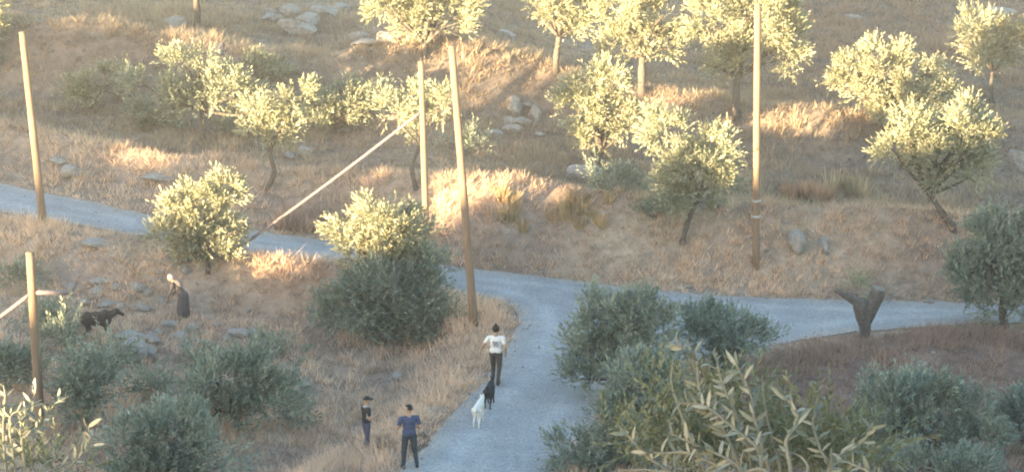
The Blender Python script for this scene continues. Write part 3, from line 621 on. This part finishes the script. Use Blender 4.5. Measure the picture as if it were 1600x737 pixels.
# ------------------------------------------------------------------ people and animals
def prim_capsule(bm, a, b, ra, rb, seg=12):
    a = np.asarray(a, float); b = np.asarray(b, float); d = b-a; L = np.linalg.norm(d)+1e-6; d /= L
    pts = []; rad = []
    for th in np.linspace(-math.pi/2+.25, 0, 4): pts.append(a+d*ra*math.sin(th)); rad.append(ra*math.cos(th))
    for th in np.linspace(0, math.pi/2-.25, 4): pts.append(b+d*rb*math.sin(th)); rad.append(rb*math.cos(th))
    return tube([(np.array(pts), np.array(rad))], seg)
def prim_ellipsoid(c, r, seg=14):
    th = np.linspace(-math.pi/2+.15, math.pi/2-.15, 9)
    V, F = tube([(np.stack([0*th, 0*th, np.sin(th)], -1), np.cos(th))], seg); return V*np.asarray(r)+np.asarray(c), F
def body(name, prims, mats, voxel, parent):
    """prims: ('c', a, b, ra, rb, mat) or ('e', c, r, mat): fused into one continuous skin by voxel remeshing"""
    VV = []; FF = []; n0 = 0
    for p in prims:
        V, F = prim_capsule(None, *p[1:5]) if p[0] == 'c' else prim_ellipsoid(p[1], p[2])
        VV.append(V); FF.append(F+n0); n0 += len(V)
    tmp = link('tmp', np_mesh('tmp', np.concatenate(VV), np.concatenate(FF)))
    md = tmp.modifiers.new('r', 'REMESH'); md.mode = 'VOXEL'; md.voxel_size = voxel
    ms = tmp.modifiers.new('s', 'SMOOTH'); ms.iterations = 2; ms.factor = .4
    dg = bpy.context.evaluated_depsgraph_get(); me = bpy.data.meshes.new_from_object(tmp.evaluated_get(dg)); me.name = name
    bpy.data.objects.remove(tmp)
    n = len(me.polygons); C = np.zeros(n*3); me.polygons.foreach_get('center', C); C = C.reshape(-1, 3)
    best = np.full(n, 1e9); mi = np.zeros(n, np.int32)
    for p in prims:
        if p[0] == 'c':
            a, b = np.asarray(p[1], float), np.asarray(p[2], float); ab = b-a
            t = np.clip(((C-a)@ab)/(ab@ab+1e-9), 0, 1); d = np.linalg.norm(C-a-t[:, None]*ab, axis=1)-(p[3]+(p[4]-p[3])*t); k = p[5]
        else:
            c, r3 = np.asarray(p[1], float), np.asarray(p[2], float); q = (C-c)/r3; d = (np.linalg.norm(q, axis=1)-1)*r3.min(); k = p[3]
        w = d < best; best[w] = d[w]; mi[w] = k
    me.materials.clear()
    o = link(name, me, parent, mats); me.polygons.foreach_set('material_index', mi); me.polygons.foreach_set('use_smooth', np.ones(n, bool)); me.update()
    return o
def hand(pr, w, d, k, side, hold=False):
    """palm and five fingers from the wrist w along d"""
    w = np.asarray(w, float); d = np.asarray(d, float); d /= np.linalg.norm(d); s = np.array([1., 0, 0])*side
    s = s-d*(s@d); f = np.cross(d, s); s /= np.linalg.norm(s)+1e-9; f = np.cross(s, d)*side; f /= np.linalg.norm(f)+1e-9
    pr.append(('c', w, w+d*.085, .026, .034, k))
    for i, (o, L) in enumerate([(-.030, .07), (-.010, .082), (.011, .076), (.030, .06)]):
        b0 = w+d*.10+f*o; m = b0+d*L*.5+s*-.006; e = m+d*L*.45-s*.022
        pr.append(('c', b0-d*.02, m, .0105, .010, k)); pr.append(('c', m, e, .010, .0085, k))
    t0 = w+d*.03-f*.03; pr.append(('c', t0, t0-f*.03+d*.035, .013, .011, k)); pr.append(('c', t0-f*.03+d*.035, t0-f*.035+d*.07, .011, .009, k))
SKIN = flat_mat('tanned skin', (.40, .25, .17), .6, .08); HAIR = flat_mat('black hair', (.018, .016, .016), .5, .3, 60)
def person(label, feet, heading, H, shirt, trousers, pose, shoes=(.03, .03, .035), extra=None, lean=0, sleeve='short', mats_extra=()):
    """local frame: +Y is where the figure faces; every length scaled by H/1.75"""
    root = empty('person', feet, label, 'person'); root.rotation_euler = (0, 0, heading); s = H/1.75; root.scale = (s*1.13, s*1.13, s)
    MS = [SKIN, shirt, trousers, flat_mat('shoes', shoes), flat_mat('eyes', (.02, .02, .02)), flat_mat('lips', (.30, .13, .11))]+list(mats_extra)
    pr = []; J = dict(pose)
    hip = np.array(J.get('hip', (0, 0, .93))); tz = J.get('torso', np.array([0, 0, 1.0])); tz = np.array(tz, float)/np.linalg.norm(tz)
    def up(h, x=0, y=0):        # a point along the (possibly bent) trunk
        fw = np.cross(tz, [1, 0, 0]); fw = -fw if fw[1] < 0 else fw
        return hip+tz*h+np.array([x, 0, 0])+fw*y
    chest = up(.36); neck = up(.56, 0, -.01); head = np.array(J.get('head', up(.71, 0, .03)))
    pr += [('e', up(.02), (.158, .115, .13), 2), ('e', up(.14), (.145, .105, .15), 1), ('e', up(.27), (.158, .11, .16), 1), ('e', up(.40), (.178, .115, .14), 1),
           ('c', up(.47, -.13), up(.47, .13), .072, .072, 1), ('c', up(.08, -.05), up(.08, .05), .115, .115, 1)]
    pr += [('c', up(.50), neck+tz*.03, .058, .052, 0), ('c', neck, head-tz*.04, .052, .05, 0)]
    hf = np.array(J.get('face', (0, 1, 0)), float); hf /= np.linalg.norm(hf); hr = np.cross(hf, [0, 0, 1]); hr /= np.linalg.norm(hr); hu = np.cross(hr, hf)
    pr += [('e', head+hu*.02, (.078, .092, .10), 0), ('e', head-hu*.055+hf*.025, (.055, .062, .058), 0), ('c', head+hf*.085+hu*.01, head+hf*.108-hu*.022, .010, .014, 0)]
    for q in (-1, 1):
        pr += [('e', head+hr*q*.08-hf*.005, (.014, .022, .03), 0), ('e', head+hf*.083+hr*q*.031+hu*.022, (.011, .011, .008), 4)]
    pr += [('c', head+hf*.085-hu*.055-hr*.018, head+hf*.085-hu*.055+hr*.018, .007, .007, 5)]
    for q, sd_ in ((-1, 'l'), (1, 'r')):
        sh = up(.475, .185*q); el = np.array(J['el_'+sd_]); wr = np.array(J['wr_'+sd_])
        mid = sh*.4+el*.6
        pr += [('c', sh, mid, .062, .053, 1), ('c', mid, el, .05, .043, 1 if sleeve == 'long' else 0), ('c', el, wr, .042, .029, 1 if sleeve == 'long' else 0)]
        hand(pr, wr, wr-el, 0, q)
        hp = hip+np.array([.088*q, 0, -.02]); kn = np.array(J['kn_'+sd_]); an = np.array(J['an_'+sd_])
        pr += [('c', hp, kn, .092, .066, 2), ('c', kn, an+np.array([0, 0, .03]), .064, .05, 2)]
        toe = an+np.array([.02*q, .16, -.035]); pr += [('c', an+np.array([0, -.03, -.03]), toe, .043, .036, 3)]
    if extra: pr += extra(up, head, hf, hr, hu)
    bo = body('body', pr, MS, .011, root)
    return root, head, hf, hr, hu, up
def child_mesh(root, name, V, F, m, smooth=True): return link(name, np_mesh(name, V, F, None, smooth), root, [m])
def hair_cap(root, head, hf, hu, m, scale=1.0, low=.0):
    """hair shell over the crown and the back of the skull"""
    V, F = prim_ellipsoid((0, 0, 0), (1, 1, 1), 18); r = np.random.default_rng(4)
    hr = np.cross(hf, hu); out = []
    for v in V:
        fr = v[1]; zz = v[2]
        k = 1.0+.05*r.normal()
        if fr > .25 and zz < .45: k *= .80
        if zz < -.45-low: k *= .8
        out.append(head+hu*.028-hf*.008+(hr*v[0]*.088+hf*v[1]*.102+hu*v[2]*.105)*k*scale)
    return child_mesh(root, 'hair', np.array(out), F, m)
STAND = dict(el_l=(-.25, -.04, 1.13), wr_l=(-.24, .10, .90), el_r=(.25, -.04, 1.13), wr_r=(.24, .10, .90), kn_l=(-.10, .03, .49), an_l=(-.115, -.02, .08), kn_r=(.10, .02, .49), an_r=(.13, .0, .08))

# person in navy at the road side, seen from behind
navy = flat_mat('navy t-shirt', (.055, .07, .13)); dk = flat_mat('dark trousers', (.035, .045, .055))
F0 = at(640, 733); F0.z += .03
ps = dict(STAND, el_l=(-.27, .02, 1.15), wr_l=(-.16, .24, 1.12), el_r=(.27, -.02, 1.13), wr_r=(.14, .22, 1.08), kn_l=(-.12, .03, .49), an_l=(-.15, -.02, .08), kn_r=(.13, .02, .49), an_r=(.18, .02, .08), face=(-.8, .6, -.1))
rt, hd, hf, hr, hu, up = person('person in navy t-shirt and dark trousers seen from behind at the road side', F0, R_(14), 1.76, navy, dk, ps)
hair_cap(rt, hd, hf, hu, HAIR)
# youth with cap on the grass
vest = flat_mat('black vest', (.03, .03, .033)); pur = flat_mat('dull blue trousers', (.07, .07, .11)); tan = flat_mat('tan bag', (.42, .36, .28)); scarf = flat_mat('pale scarf', (.34, .32, .29))
F1 = at(573, 704)
ps = dict(STAND, el_l=(-.24, .02, 1.14), wr_l=(-.10, .24, 1.13), el_r=(.25, -.02, 1.13), wr_r=(.12, .22, 1.16), kn_l=(-.10, .06, .49), an_l=(-.11, .10, .08), kn_r=(.10, -.02, .50), an_r=(.11, -.12, .08))
def ex(up, head, hf, hr, hu): return [('e', up(.53, 0, 0), (.10, .095, .045), 6)]
rt, hd, hf, hr, hu, up = person('person in cap and dark vest with a tan bag, standing on the dry grass', F1, R_(-62), 1.55, vest, pur, ps, extra=ex, mats_extra=[scarf])
cap = flat_mat('dark cap', (.035, .033, .03))
V, F = prim_ellipsoid((0, 0, 0), (1, 1, 1), 18); V[:, 2] = np.maximum(V[:, 2], -.05)
cp_ = child_mesh(rt, 'cap', np.array([hd+hu*.045+hr*v[0]*.092+hf*v[1]*.108+hu*v[2]*.105 for v in V]), F, cap)
th = np.linspace(-1.15, 1.15, 9); rows = []
for lay in (0, -.012):
    for rr in (.075, .13, .19): rows += [hd+hu*(.05+lay-.12*(rr-.075)**1)+hf*(rr*math.cos(t)*1.02)+hr*(min(rr, .13)*math.sin(t)) for t in th]
rows = np.array(rows); FF = []
for lay in (0, 27):
    for q in (0, 1):
        for k in range(8): a = lay+q*9+k; FF.append([a, a+1, a+10, a+9])
for k in range(8): FF.append([18+k, 19+k, 46+k, 45+k])
link('brim', np_mesh('brim', rows, FF), cp_, [cap])
def rounded_box(c, sx, sy, sz, bev=.02):
    bm = bmesh.new(); bmesh.ops.create_cube(bm, size=1)
    for v in bm.verts: v.co = Vector((v.co.x*sx, v.co.y*sy, v.co.z*sz))
    bmesh.ops.bevel(bm, geom=bm.edges[:], offset=bev, segments=3, affect='EDGES')
    for v in bm.verts: v.co += Vector(c)
    me = bpy.data.meshes.new('box'); bm.to_mesh(me); bm.free(); return me
bx = rounded_box(up(.27, .12, .05), .16, .20, .24, .035); link('bag', bx, rt, [tan])
# walker in a white t-shirt
white = flat_mat('white t-shirt', (.62, .60, .57), .8, .08); br = flat_mat('dark brown trousers', (.06, .048, .045)); grey = flat_mat('grey print', (.25, .25, .27))
F2 = at(775, 601); F2.z += .03
ps = dict(STAND, el_l=(-.33, -.04, 1.17), wr_l=(-.40, .06, .95), el_r=(.25, -.06, 1.14), wr_r=(.24, .08, .90), kn_l=(-.09, .14, .52), an_l=(-.09, .10, .12), kn_r=(.09, -.02, .50), an_r=(.08, -.22, .10))
rt, hd, hf, hr, hu, up = person('person in white t-shirt and brown trousers walking up the road edge', F2, R_(-8), 1.74, white, br, ps)
hair_cap(rt, hd, hf, hu, HAIR, 1.12, .3)
V, F = tube([(np.array([hd+hu*.10-hf*.02, hd+hu*.15-hf*.03, hd+hu*.20-hf*.035]), [.05, .042, .018])], 10); child_mesh(rt, 'topknot', V, F, HAIR)
# grey back print: a thin curved patch lying on the shirt
q = []; 
for a in np.linspace(-.5, .5, 7):
    for hgt in (.24, .29, .34, .40): q.append(up(hgt, .165*math.sin(a)*.9, -.122*math.cos(a)-.004))
FF = [[i*4+j, i*4+j+1, (i+1)*4+j+1, (i+1)*4+j] for i in range(6) for j in range(3) if (i*7+j*5) % 3]
child_mesh(rt, 'shirt_print', np.array(q), np.array(FF), grey)
# person bending on the slope in dark clothes and a light headscarf
blk = flat_mat('dark dress', (.085, .072, .07)); lsc = flat_mat('pale pink scarf', (.36, .29, .275), .8, .1)
F3 = at(287, 500)
ps = dict(el_l=(-.26, .30, 1.02), wr_l=(-.20, .42, .82), el_r=(.26, .28, 1.02), wr_r=(.18, .42, .80), kn_l=(-.10, .08, .49), an_l=(-.11, .05, .08), kn_r=(.10, .02, .48), an_r=(.12, -.10, .08), torso=(0, .55, .85), face=(0, .9, -.4))
def ex(up, head, hf, hr, hu): return [('c', (0, -.02, .90), (0, .0, .32), .17, .22, 1), ('c', (0, 0, .32), (0, 0, .22), .22, .21, 1)]
rt, hd, hf, hr, hu, up = person('person in dark dress and pale headscarf bending on the slope under the young olive', F3, R_(75), 1.55, blk, blk, ps, extra=ex, sleeve='long')
V, F = prim_ellipsoid((0, 0, 0), (1, 1, 1), 18)
V2 = np.array([hd+hu*.02-hf*.02+hr*v[0]*.10+hf*v[1]*(.085 if v[1] > 0 else .125)+hu*v[2]*.125 for v in V]); sh_ = child_mesh(rt, 'headscarf', V2, F, lsc)
V, F = tube([(np.array([up(.50, 0, -.03), up(.40, 0, -.10), up(.25, 0, -.135)]), [.12, .12, .05])], 12); child_mesh(rt, 'scarf_tail', V, F, flat_mat('grey shawl', (.16, .14, .135)))

def quadruped(label, cat, name, feet, heading, s, mats_, col, ears='prick', tail='down', horns=False, head_up=.2, leg=.40, fat=1.0):
    """+Y forward; s scales a 0.62 m high body"""
    root = empty(name, feet, label, cat); root.rotation_euler = (0, 0, heading); root.scale = (s, s, s)
    c = lambda a: col.get(a, 0); z = leg+.13
    pr = [('e', (0, .20, z), (.105*fat, .17, .15*fat), c('chest')), ('e', (0, 0, z+.01), (.10*fat, .24, .125*fat), c('belly')), ('e', (0, -.22, z+.02), (.095*fat, .18, .125*fat), c('rump')),
          ('c', (0, .28, z+.05), (0, .42, z+head_up), .082*fat, .06*fat, c('neck'))]
    h = np.array([0, .47, z+head_up+.03]); fh = 1+(fat-1)*.5
    pr += [('e', h, (.062*fh, .085*fh, .062*fh), c('head')), ('c', h+[0, .05, -.02], h+[0, .17, -.07*fh], .044*fh, .034*fh, c('head'))]
    for q in (-1, 1):
        if ears == 'prick': pr.append(('c', h+[q*.04, -.03, .04], h+[q*.055, -.04, .115], .024, .008, c('head')))
        else: pr.append(('c', h+[q*.055, -.03, .02], h+[q*.11, -.04, -.03], .022, .014, c('head')))
        if horns: pr += [('c', h+[q*.025, -.03, .05], h+[q*.05, -.09, .13], .016, .013, c('horn')), ('c', h+[q*.05, -.09, .13], h+[q*.07, -.17, .14], .013, .006, c('horn'))]
        w = .03*q
        # front leg: elbow, wrist, paw; hind leg: knee forward, hock back
        pr += [('c', (q*.075, .22, z-.03), (q*.075, .20, leg*.55), .045, .03, c('chest')), ('c', (q*.075, .20, leg*.55), (q*.075, .22+w, .03), .027, .022, c('leg')), ('c', (q*.075, .22+w, .025), (q*.075, .265+w, .02), .026, .02, c('leg')),
               ('c', (q*.075, -.26, z-.02), (q*.08, -.18-w, leg*.68), .075, .045, c('rump')), ('c', (q*.08, -.18-w, leg*.68), (q*.08, -.33-w, leg*.36), .038, .025, c('rump')), ('c', (q*.08, -.33-w, leg*.36), (q*.08, -.30-w, .03), .024, .021, c('hind')), ('c', (q*.08, -.30-w, .025), (q*.08, -.255-w, .02), .026, .02, c('hind'))]
    if tail == 'down': pr += [('c', (0, -.36, z+.06), (0, -.44, z-.04), .028, .022, c('rump')), ('c', (0, -.44, z-.04), (0, -.47, z-.17), .022, .012, c('rump'))]
    else: pr += [('c', (0, -.35, z+.08), (0, -.43, z+.16), .026, .016, c('rump'))]
    return body('body', pr, mats_, .012, root), root
wf = flat_mat('white fur', (.60, .58, .54), .9, .1); bf = flat_mat('black fur', (.025, .025, .028), .9, .3); hb = flat_mat('dark brown hair', (.045, .036, .032), .9, .3); hn = flat_mat('grey horn', (.16, .14, .12))
Fd = at(748, 664); Fd.z += .03
quadruped('white dog walking up the road behind the black dog', 'dog', 'dog', Fd, R_(-12), 1.0, [wf, bf], {}, 'prick', 'down', False, .08)
Fd = at(765, 636); Fd.z += .03
quadruped('black dog at the heels of the person in the white t-shirt', 'dog', 'dog', Fd, R_(-10), 1.0, [bf], {}, 'prick', 'up', False, .10)
Fd = at(152, 532)
quadruped('dark goat standing among stones and bushes in the left field', 'goat', 'goat', Fd, R_(-75), 1.28, [hb, hn], {'horn': 1}, 'flop', 'up', True, .12, .40, 1.45)

# ------------------------------------------------------------------ the two trees close to the camera
def leaf_mesh(seed):
    """a narrow olive leaf: pointed oval, folded along the midrib, gently arched, 1 long"""
    r = np.random.default_rng(seed); n = 6; V = []; F = []
    for i in range(n+1):
        t = i/n; w = (.10+.012*seed)*(math.sin(math.pi*t**.85)**.8 if 0 < t < 1 else 0.0)+.006; z = -(.05+.14*(seed*7 % 4))*t*t+.05*math.sin(5*t+seed)*t; 
        V += [(-w, t, z+w*.35), (0, t, z), (w, t, z+w*.35)]
    for i in range(n):
        a = i*3; F += [[a, a+1, a+4, a+3], [a+1, a+2, a+5, a+4]]
    return np.array(V), np.array(F)
def leaf_mats(name, cols):
    out = []
    for i, c in enumerate(cols):
        m, n, l, b = mat('%s %d' % (name, i)); tc = n.new('ShaderNodeTexCoord'); t = n.new('ShaderNodeTexNoise'); t.inputs['Scale'].default_value = 5
        l.new(tc.outputs['Object'], t.inputs['Vector']); r = ramp(n, [(.3, tuple(q*.82 for q in c)), (.7, tuple(q*1.15 for q in c))]); l.new(t.outputs['Fac'], r.inputs[0]); l.new(r.outputs[0], b.inputs['Base Color'])
        b.inputs['Roughness'].default_value = .45; b.inputs['Specular IOR Level'].default_value = .35
        tr = n.new('ShaderNodeBsdfTranslucent'); l.new(r.outputs[0], tr.inputs[0]); mx = n.new('ShaderNodeMixShader'); mx.inputs[0].default_value = .2
        l.new(b.outputs[0], mx.inputs[1]); l.new(tr.outputs[0], mx.inputs[2]); l.new(mx.outputs[0], n['Material Output'].inputs['Surface']); out.append(m)
    return out
LM = leaf_mats('foreground olive leaf', [(.16, .17, .128), (.225, .228, .175), (.28, .272, .215), (.10, .112, .09)])
LEAVES = []
for s_ in range(4):
    for mm in LM:
        V, F = leaf_mesh(s_); me = np_mesh('leaf', V, F, None, True); me.materials.append(mm); LEAVES.append(me)
def near_tree(label, trunk_px, Y, twigs, leaf_len, limit, seed, fill_lobes, gap, drop=0):
    r = np.random.default_rng(seed)
    B = at_y(trunk_px[0], trunk_px[1], Y); B.z = ground(B.x, B.y); Bn = np.array(B)
    root = empty('olive_tree', B, label, 'olive tree')
    fork = np.array(at_y(trunk_px[0], trunk_px[1], Y))
    V, F = tube([(curve_pts([Bn-[0, 0, .2], (Bn+fork)/2+[.05, 0, 0], fork], 12)-Bn, np.linspace(.13, .06, 12))], 10)
    link('trunk', np_mesh('trunk', V, F, None, True), root, [M_bark]); count = 0
    for pts, dy in twigs:
        P = [np.array(at_y(px, py+drop, Y+dy+.04*i)) for i, (px, py) in enumerate(pts)]
        full = curve_pts([fork, fork*.35+P[0]*.65+[0, 0, -.03]]+P, 30); L = len(full)
        V, F = tube([(full-Bn, np.linspace(.012, .0026, L))], 6); br_ = link('branch', np_mesh('branch', V, F, None, True), root, [M_twig])
        seg = np.linalg.norm(np.diff(full, axis=0), axis=1); cum = np.concatenate([[0], np.cumsum(seg)])
        start = cum[int(L*.42)]; pos = start; k = 0
        while pos < cum[-1]+1e-6 and count < limit:
            p = np.array([np.interp(pos, cum, full[:, i]) for i in range(3)]); p2 = np.array([np.interp(min(pos+.01, cum[-1]), cum, full[:, i]) for i in range(3)]); p1_ = np.array([np.interp(pos-.01, cum, full[:, i]) for i in range(3)])
            t = p2-p1_; t /= np.linalg.norm(t)+1e-9; a = np.cross(t, [0, 1, .2]); a /= np.linalg.norm(a)+1e-9; bq = np.cross(t, a)
            for sgn in (-1, 1):
                if count >= limit: break
                ang = (k % 2)*1.1+r.normal(0, .45); sd_ = (a*math.cos(ang)+bq*math.sin(ang))*sgn
                end = pos > cum[-1]-.02
                d = t*(1.0 if end else r.uniform(.35, .9))+sd_*(.35 if end else r.uniform(.55, 1.0))+r.normal(0, .15, 3); d /= np.linalg.norm(d)
                nrm = np.array([-.5, -.75, .45])+r.normal(0, .55, 3); xax = np.cross(d, nrm); xax /= np.linalg.norm(xax)+1e-9; zax = np.cross(xax, d)
                Lf = leaf_len*r.uniform(.7, 1.2)
                o = link('leaf', LEAVES[int(r.integers(0, len(LEAVES)))], br_)
                mt = Matrix(((xax[0]*Lf, d[0]*Lf, zax[0]*Lf, p[0]-Bn[0]), (xax[1]*Lf, d[1]*Lf, zax[1]*Lf, p[1]-Bn[1]), (xax[2]*Lf, d[2]*Lf, zax[2]*Lf, p[2]-Bn[2]), (0, 0, 0, 1)))
                o.matrix_basis = mt; count += 1
            pos += gap*r.uniform(.8, 1.25); k += 1
    # the leaves deeper in the crown, joined, tinted dark for the shade inside
    VV = []; FF = []; CC = []; n0 = 0
    for (cx, cy, rx, ry, n_) in fill_lobes:
        P = np.array([np.array(at_y(cx+rx*a, cy+ry*b, Y+r.uniform(.25, .9))) for a, b in np.clip(r.normal(0, .5, (n_, 2)), -1, 1)])
        O = r.normal(0, .5, (n_, 3))+[0, 0, .7]; O /= np.linalg.norm(O, axis=1)[:, None]
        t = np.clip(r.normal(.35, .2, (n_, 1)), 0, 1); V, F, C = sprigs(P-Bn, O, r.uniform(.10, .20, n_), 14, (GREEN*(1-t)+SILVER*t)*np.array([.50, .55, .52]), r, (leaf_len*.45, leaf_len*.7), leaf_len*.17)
        VV.append(V); FF.append(F+n0); CC.append(C); n0 += len(V)
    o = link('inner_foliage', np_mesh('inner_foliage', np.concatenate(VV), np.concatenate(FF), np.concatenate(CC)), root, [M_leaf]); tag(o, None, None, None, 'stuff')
    return root
near_tree('large-leaved olive sprays close to the camera at the bottom right of centre', (1195, 1000), 9.0,
    [([(1190, 735), (1184, 690), (1148, 658), (1101, 622), (1056, 617)], 0), ([(1200, 720), (1178, 640), (1172, 602), (1150, 556)], .1),
     ([(1236, 735), (1228, 678), (1248, 647), (1243, 629), (1222, 603)], -.1), ([(1290, 735), (1307, 702), (1346, 679), (1364, 648)], .0),
     ([(1170, 740), (1142, 708), (1087, 682), (1046, 664)], -.1), ([(1140, 735), (1080, 697), (1040, 695), (1008, 694)], .0),
     ([(1150, 700), (1095, 600), (1087, 545), (1046, 522)], .2), ([(1170, 690), (1130, 590), (1118, 540)], .15), ([(1060, 740), (1010, 700), (985, 672), (967, 652)], .1),
     ([(1380, 760), (1360, 727), (1330, 712), (1310, 704)], -.1), ([(1300, 735), (1282, 690), (1270, 650), (1275, 630)], .15), ([(1220, 735), (1205, 670), (1195, 620), (1190, 575)], .2),
     ([(1100, 760), (1070, 735), (1020, 722), (965, 722)], -.05), ([(1240, 745), (1262, 722), (1250, 700), (1215, 690)], -.15), ([(1420, 770), (1405, 745), (1380, 735), (1350, 730)], -.2),
     ([(1200, 745), (1190, 720), (1150, 728), (1110, 725)], -.2), ([(1100, 720), (1070, 650), (1050, 590), (1052, 550)], .2)],
    .062, 292, 71, [(1110, 660, 110, 80, 150), (1220, 690, 110, 60, 150), (1310, 715, 90, 40, 80), (1040, 700, 100, 45, 110), (1180, 725, 160, 30, 140)], .027, 12)
near_tree('pale twigs of an olive close to the camera in the bottom left corner', (30, 900), 14.0,
    [([(40, 740), (35, 681), (57, 667), (86, 631), (112, 617)], 0), ([(38, 735), (32, 665), (50, 642), (54, 612)], .1), ([(90, 750), (109, 729), (143, 697), (157, 696)], 0), ([(70, 745), (120, 715), (140, 690), (137, 662)], .1),
     ([(25, 740), (15, 655), (40, 640), (55, 630)], -.1), ([(10, 740), (5, 670), (8, 620), (3, 592)], 0), ([(20, 740), (12, 700), (12, 660), (18, 650)], .1), ([(60, 755), (70, 725), (95, 715), (115, 722)], .1),
     ([(45, 745), (60, 705), (85, 680), (98, 670)], .2), ([(0, 745), (-5, 700), (10, 690), (25, 705)], 0)],
    .086, 120, 72, [(30, 700, 60, 45, 34), (90, 720, 50, 30, 16)], .05)

# ------------------------------------------------------------------ evening haze
bm = bmesh.new(); bmesh.ops.create_cube(bm, size=1)
for v in bm.verts: v.co = Vector((v.co.x*420-30, v.co.y*420+40, (v.co.z+.5)*54-20))
me = bpy.data.meshes.new('haze'); bm.to_mesh(me); bm.free()
m = bpy.data.materials.new('evening haze'); m.use_nodes = True; nt = m.node_tree; nt.nodes.clear()
out_ = nt.nodes.new('ShaderNodeOutputMaterial'); pv = nt.nodes.new('ShaderNodeVolumePrincipled'); pv.inputs['Density'].default_value = 0.00035; pv.inputs['Color'].default_value = (.95, .95, .97, 1)
nt.links.new(pv.outputs[0], out_.inputs['Volume'])
hz = link('haze', me, None, [m]); tag(hz, 'thin evening haze over the valley', None, None, 'stuff')
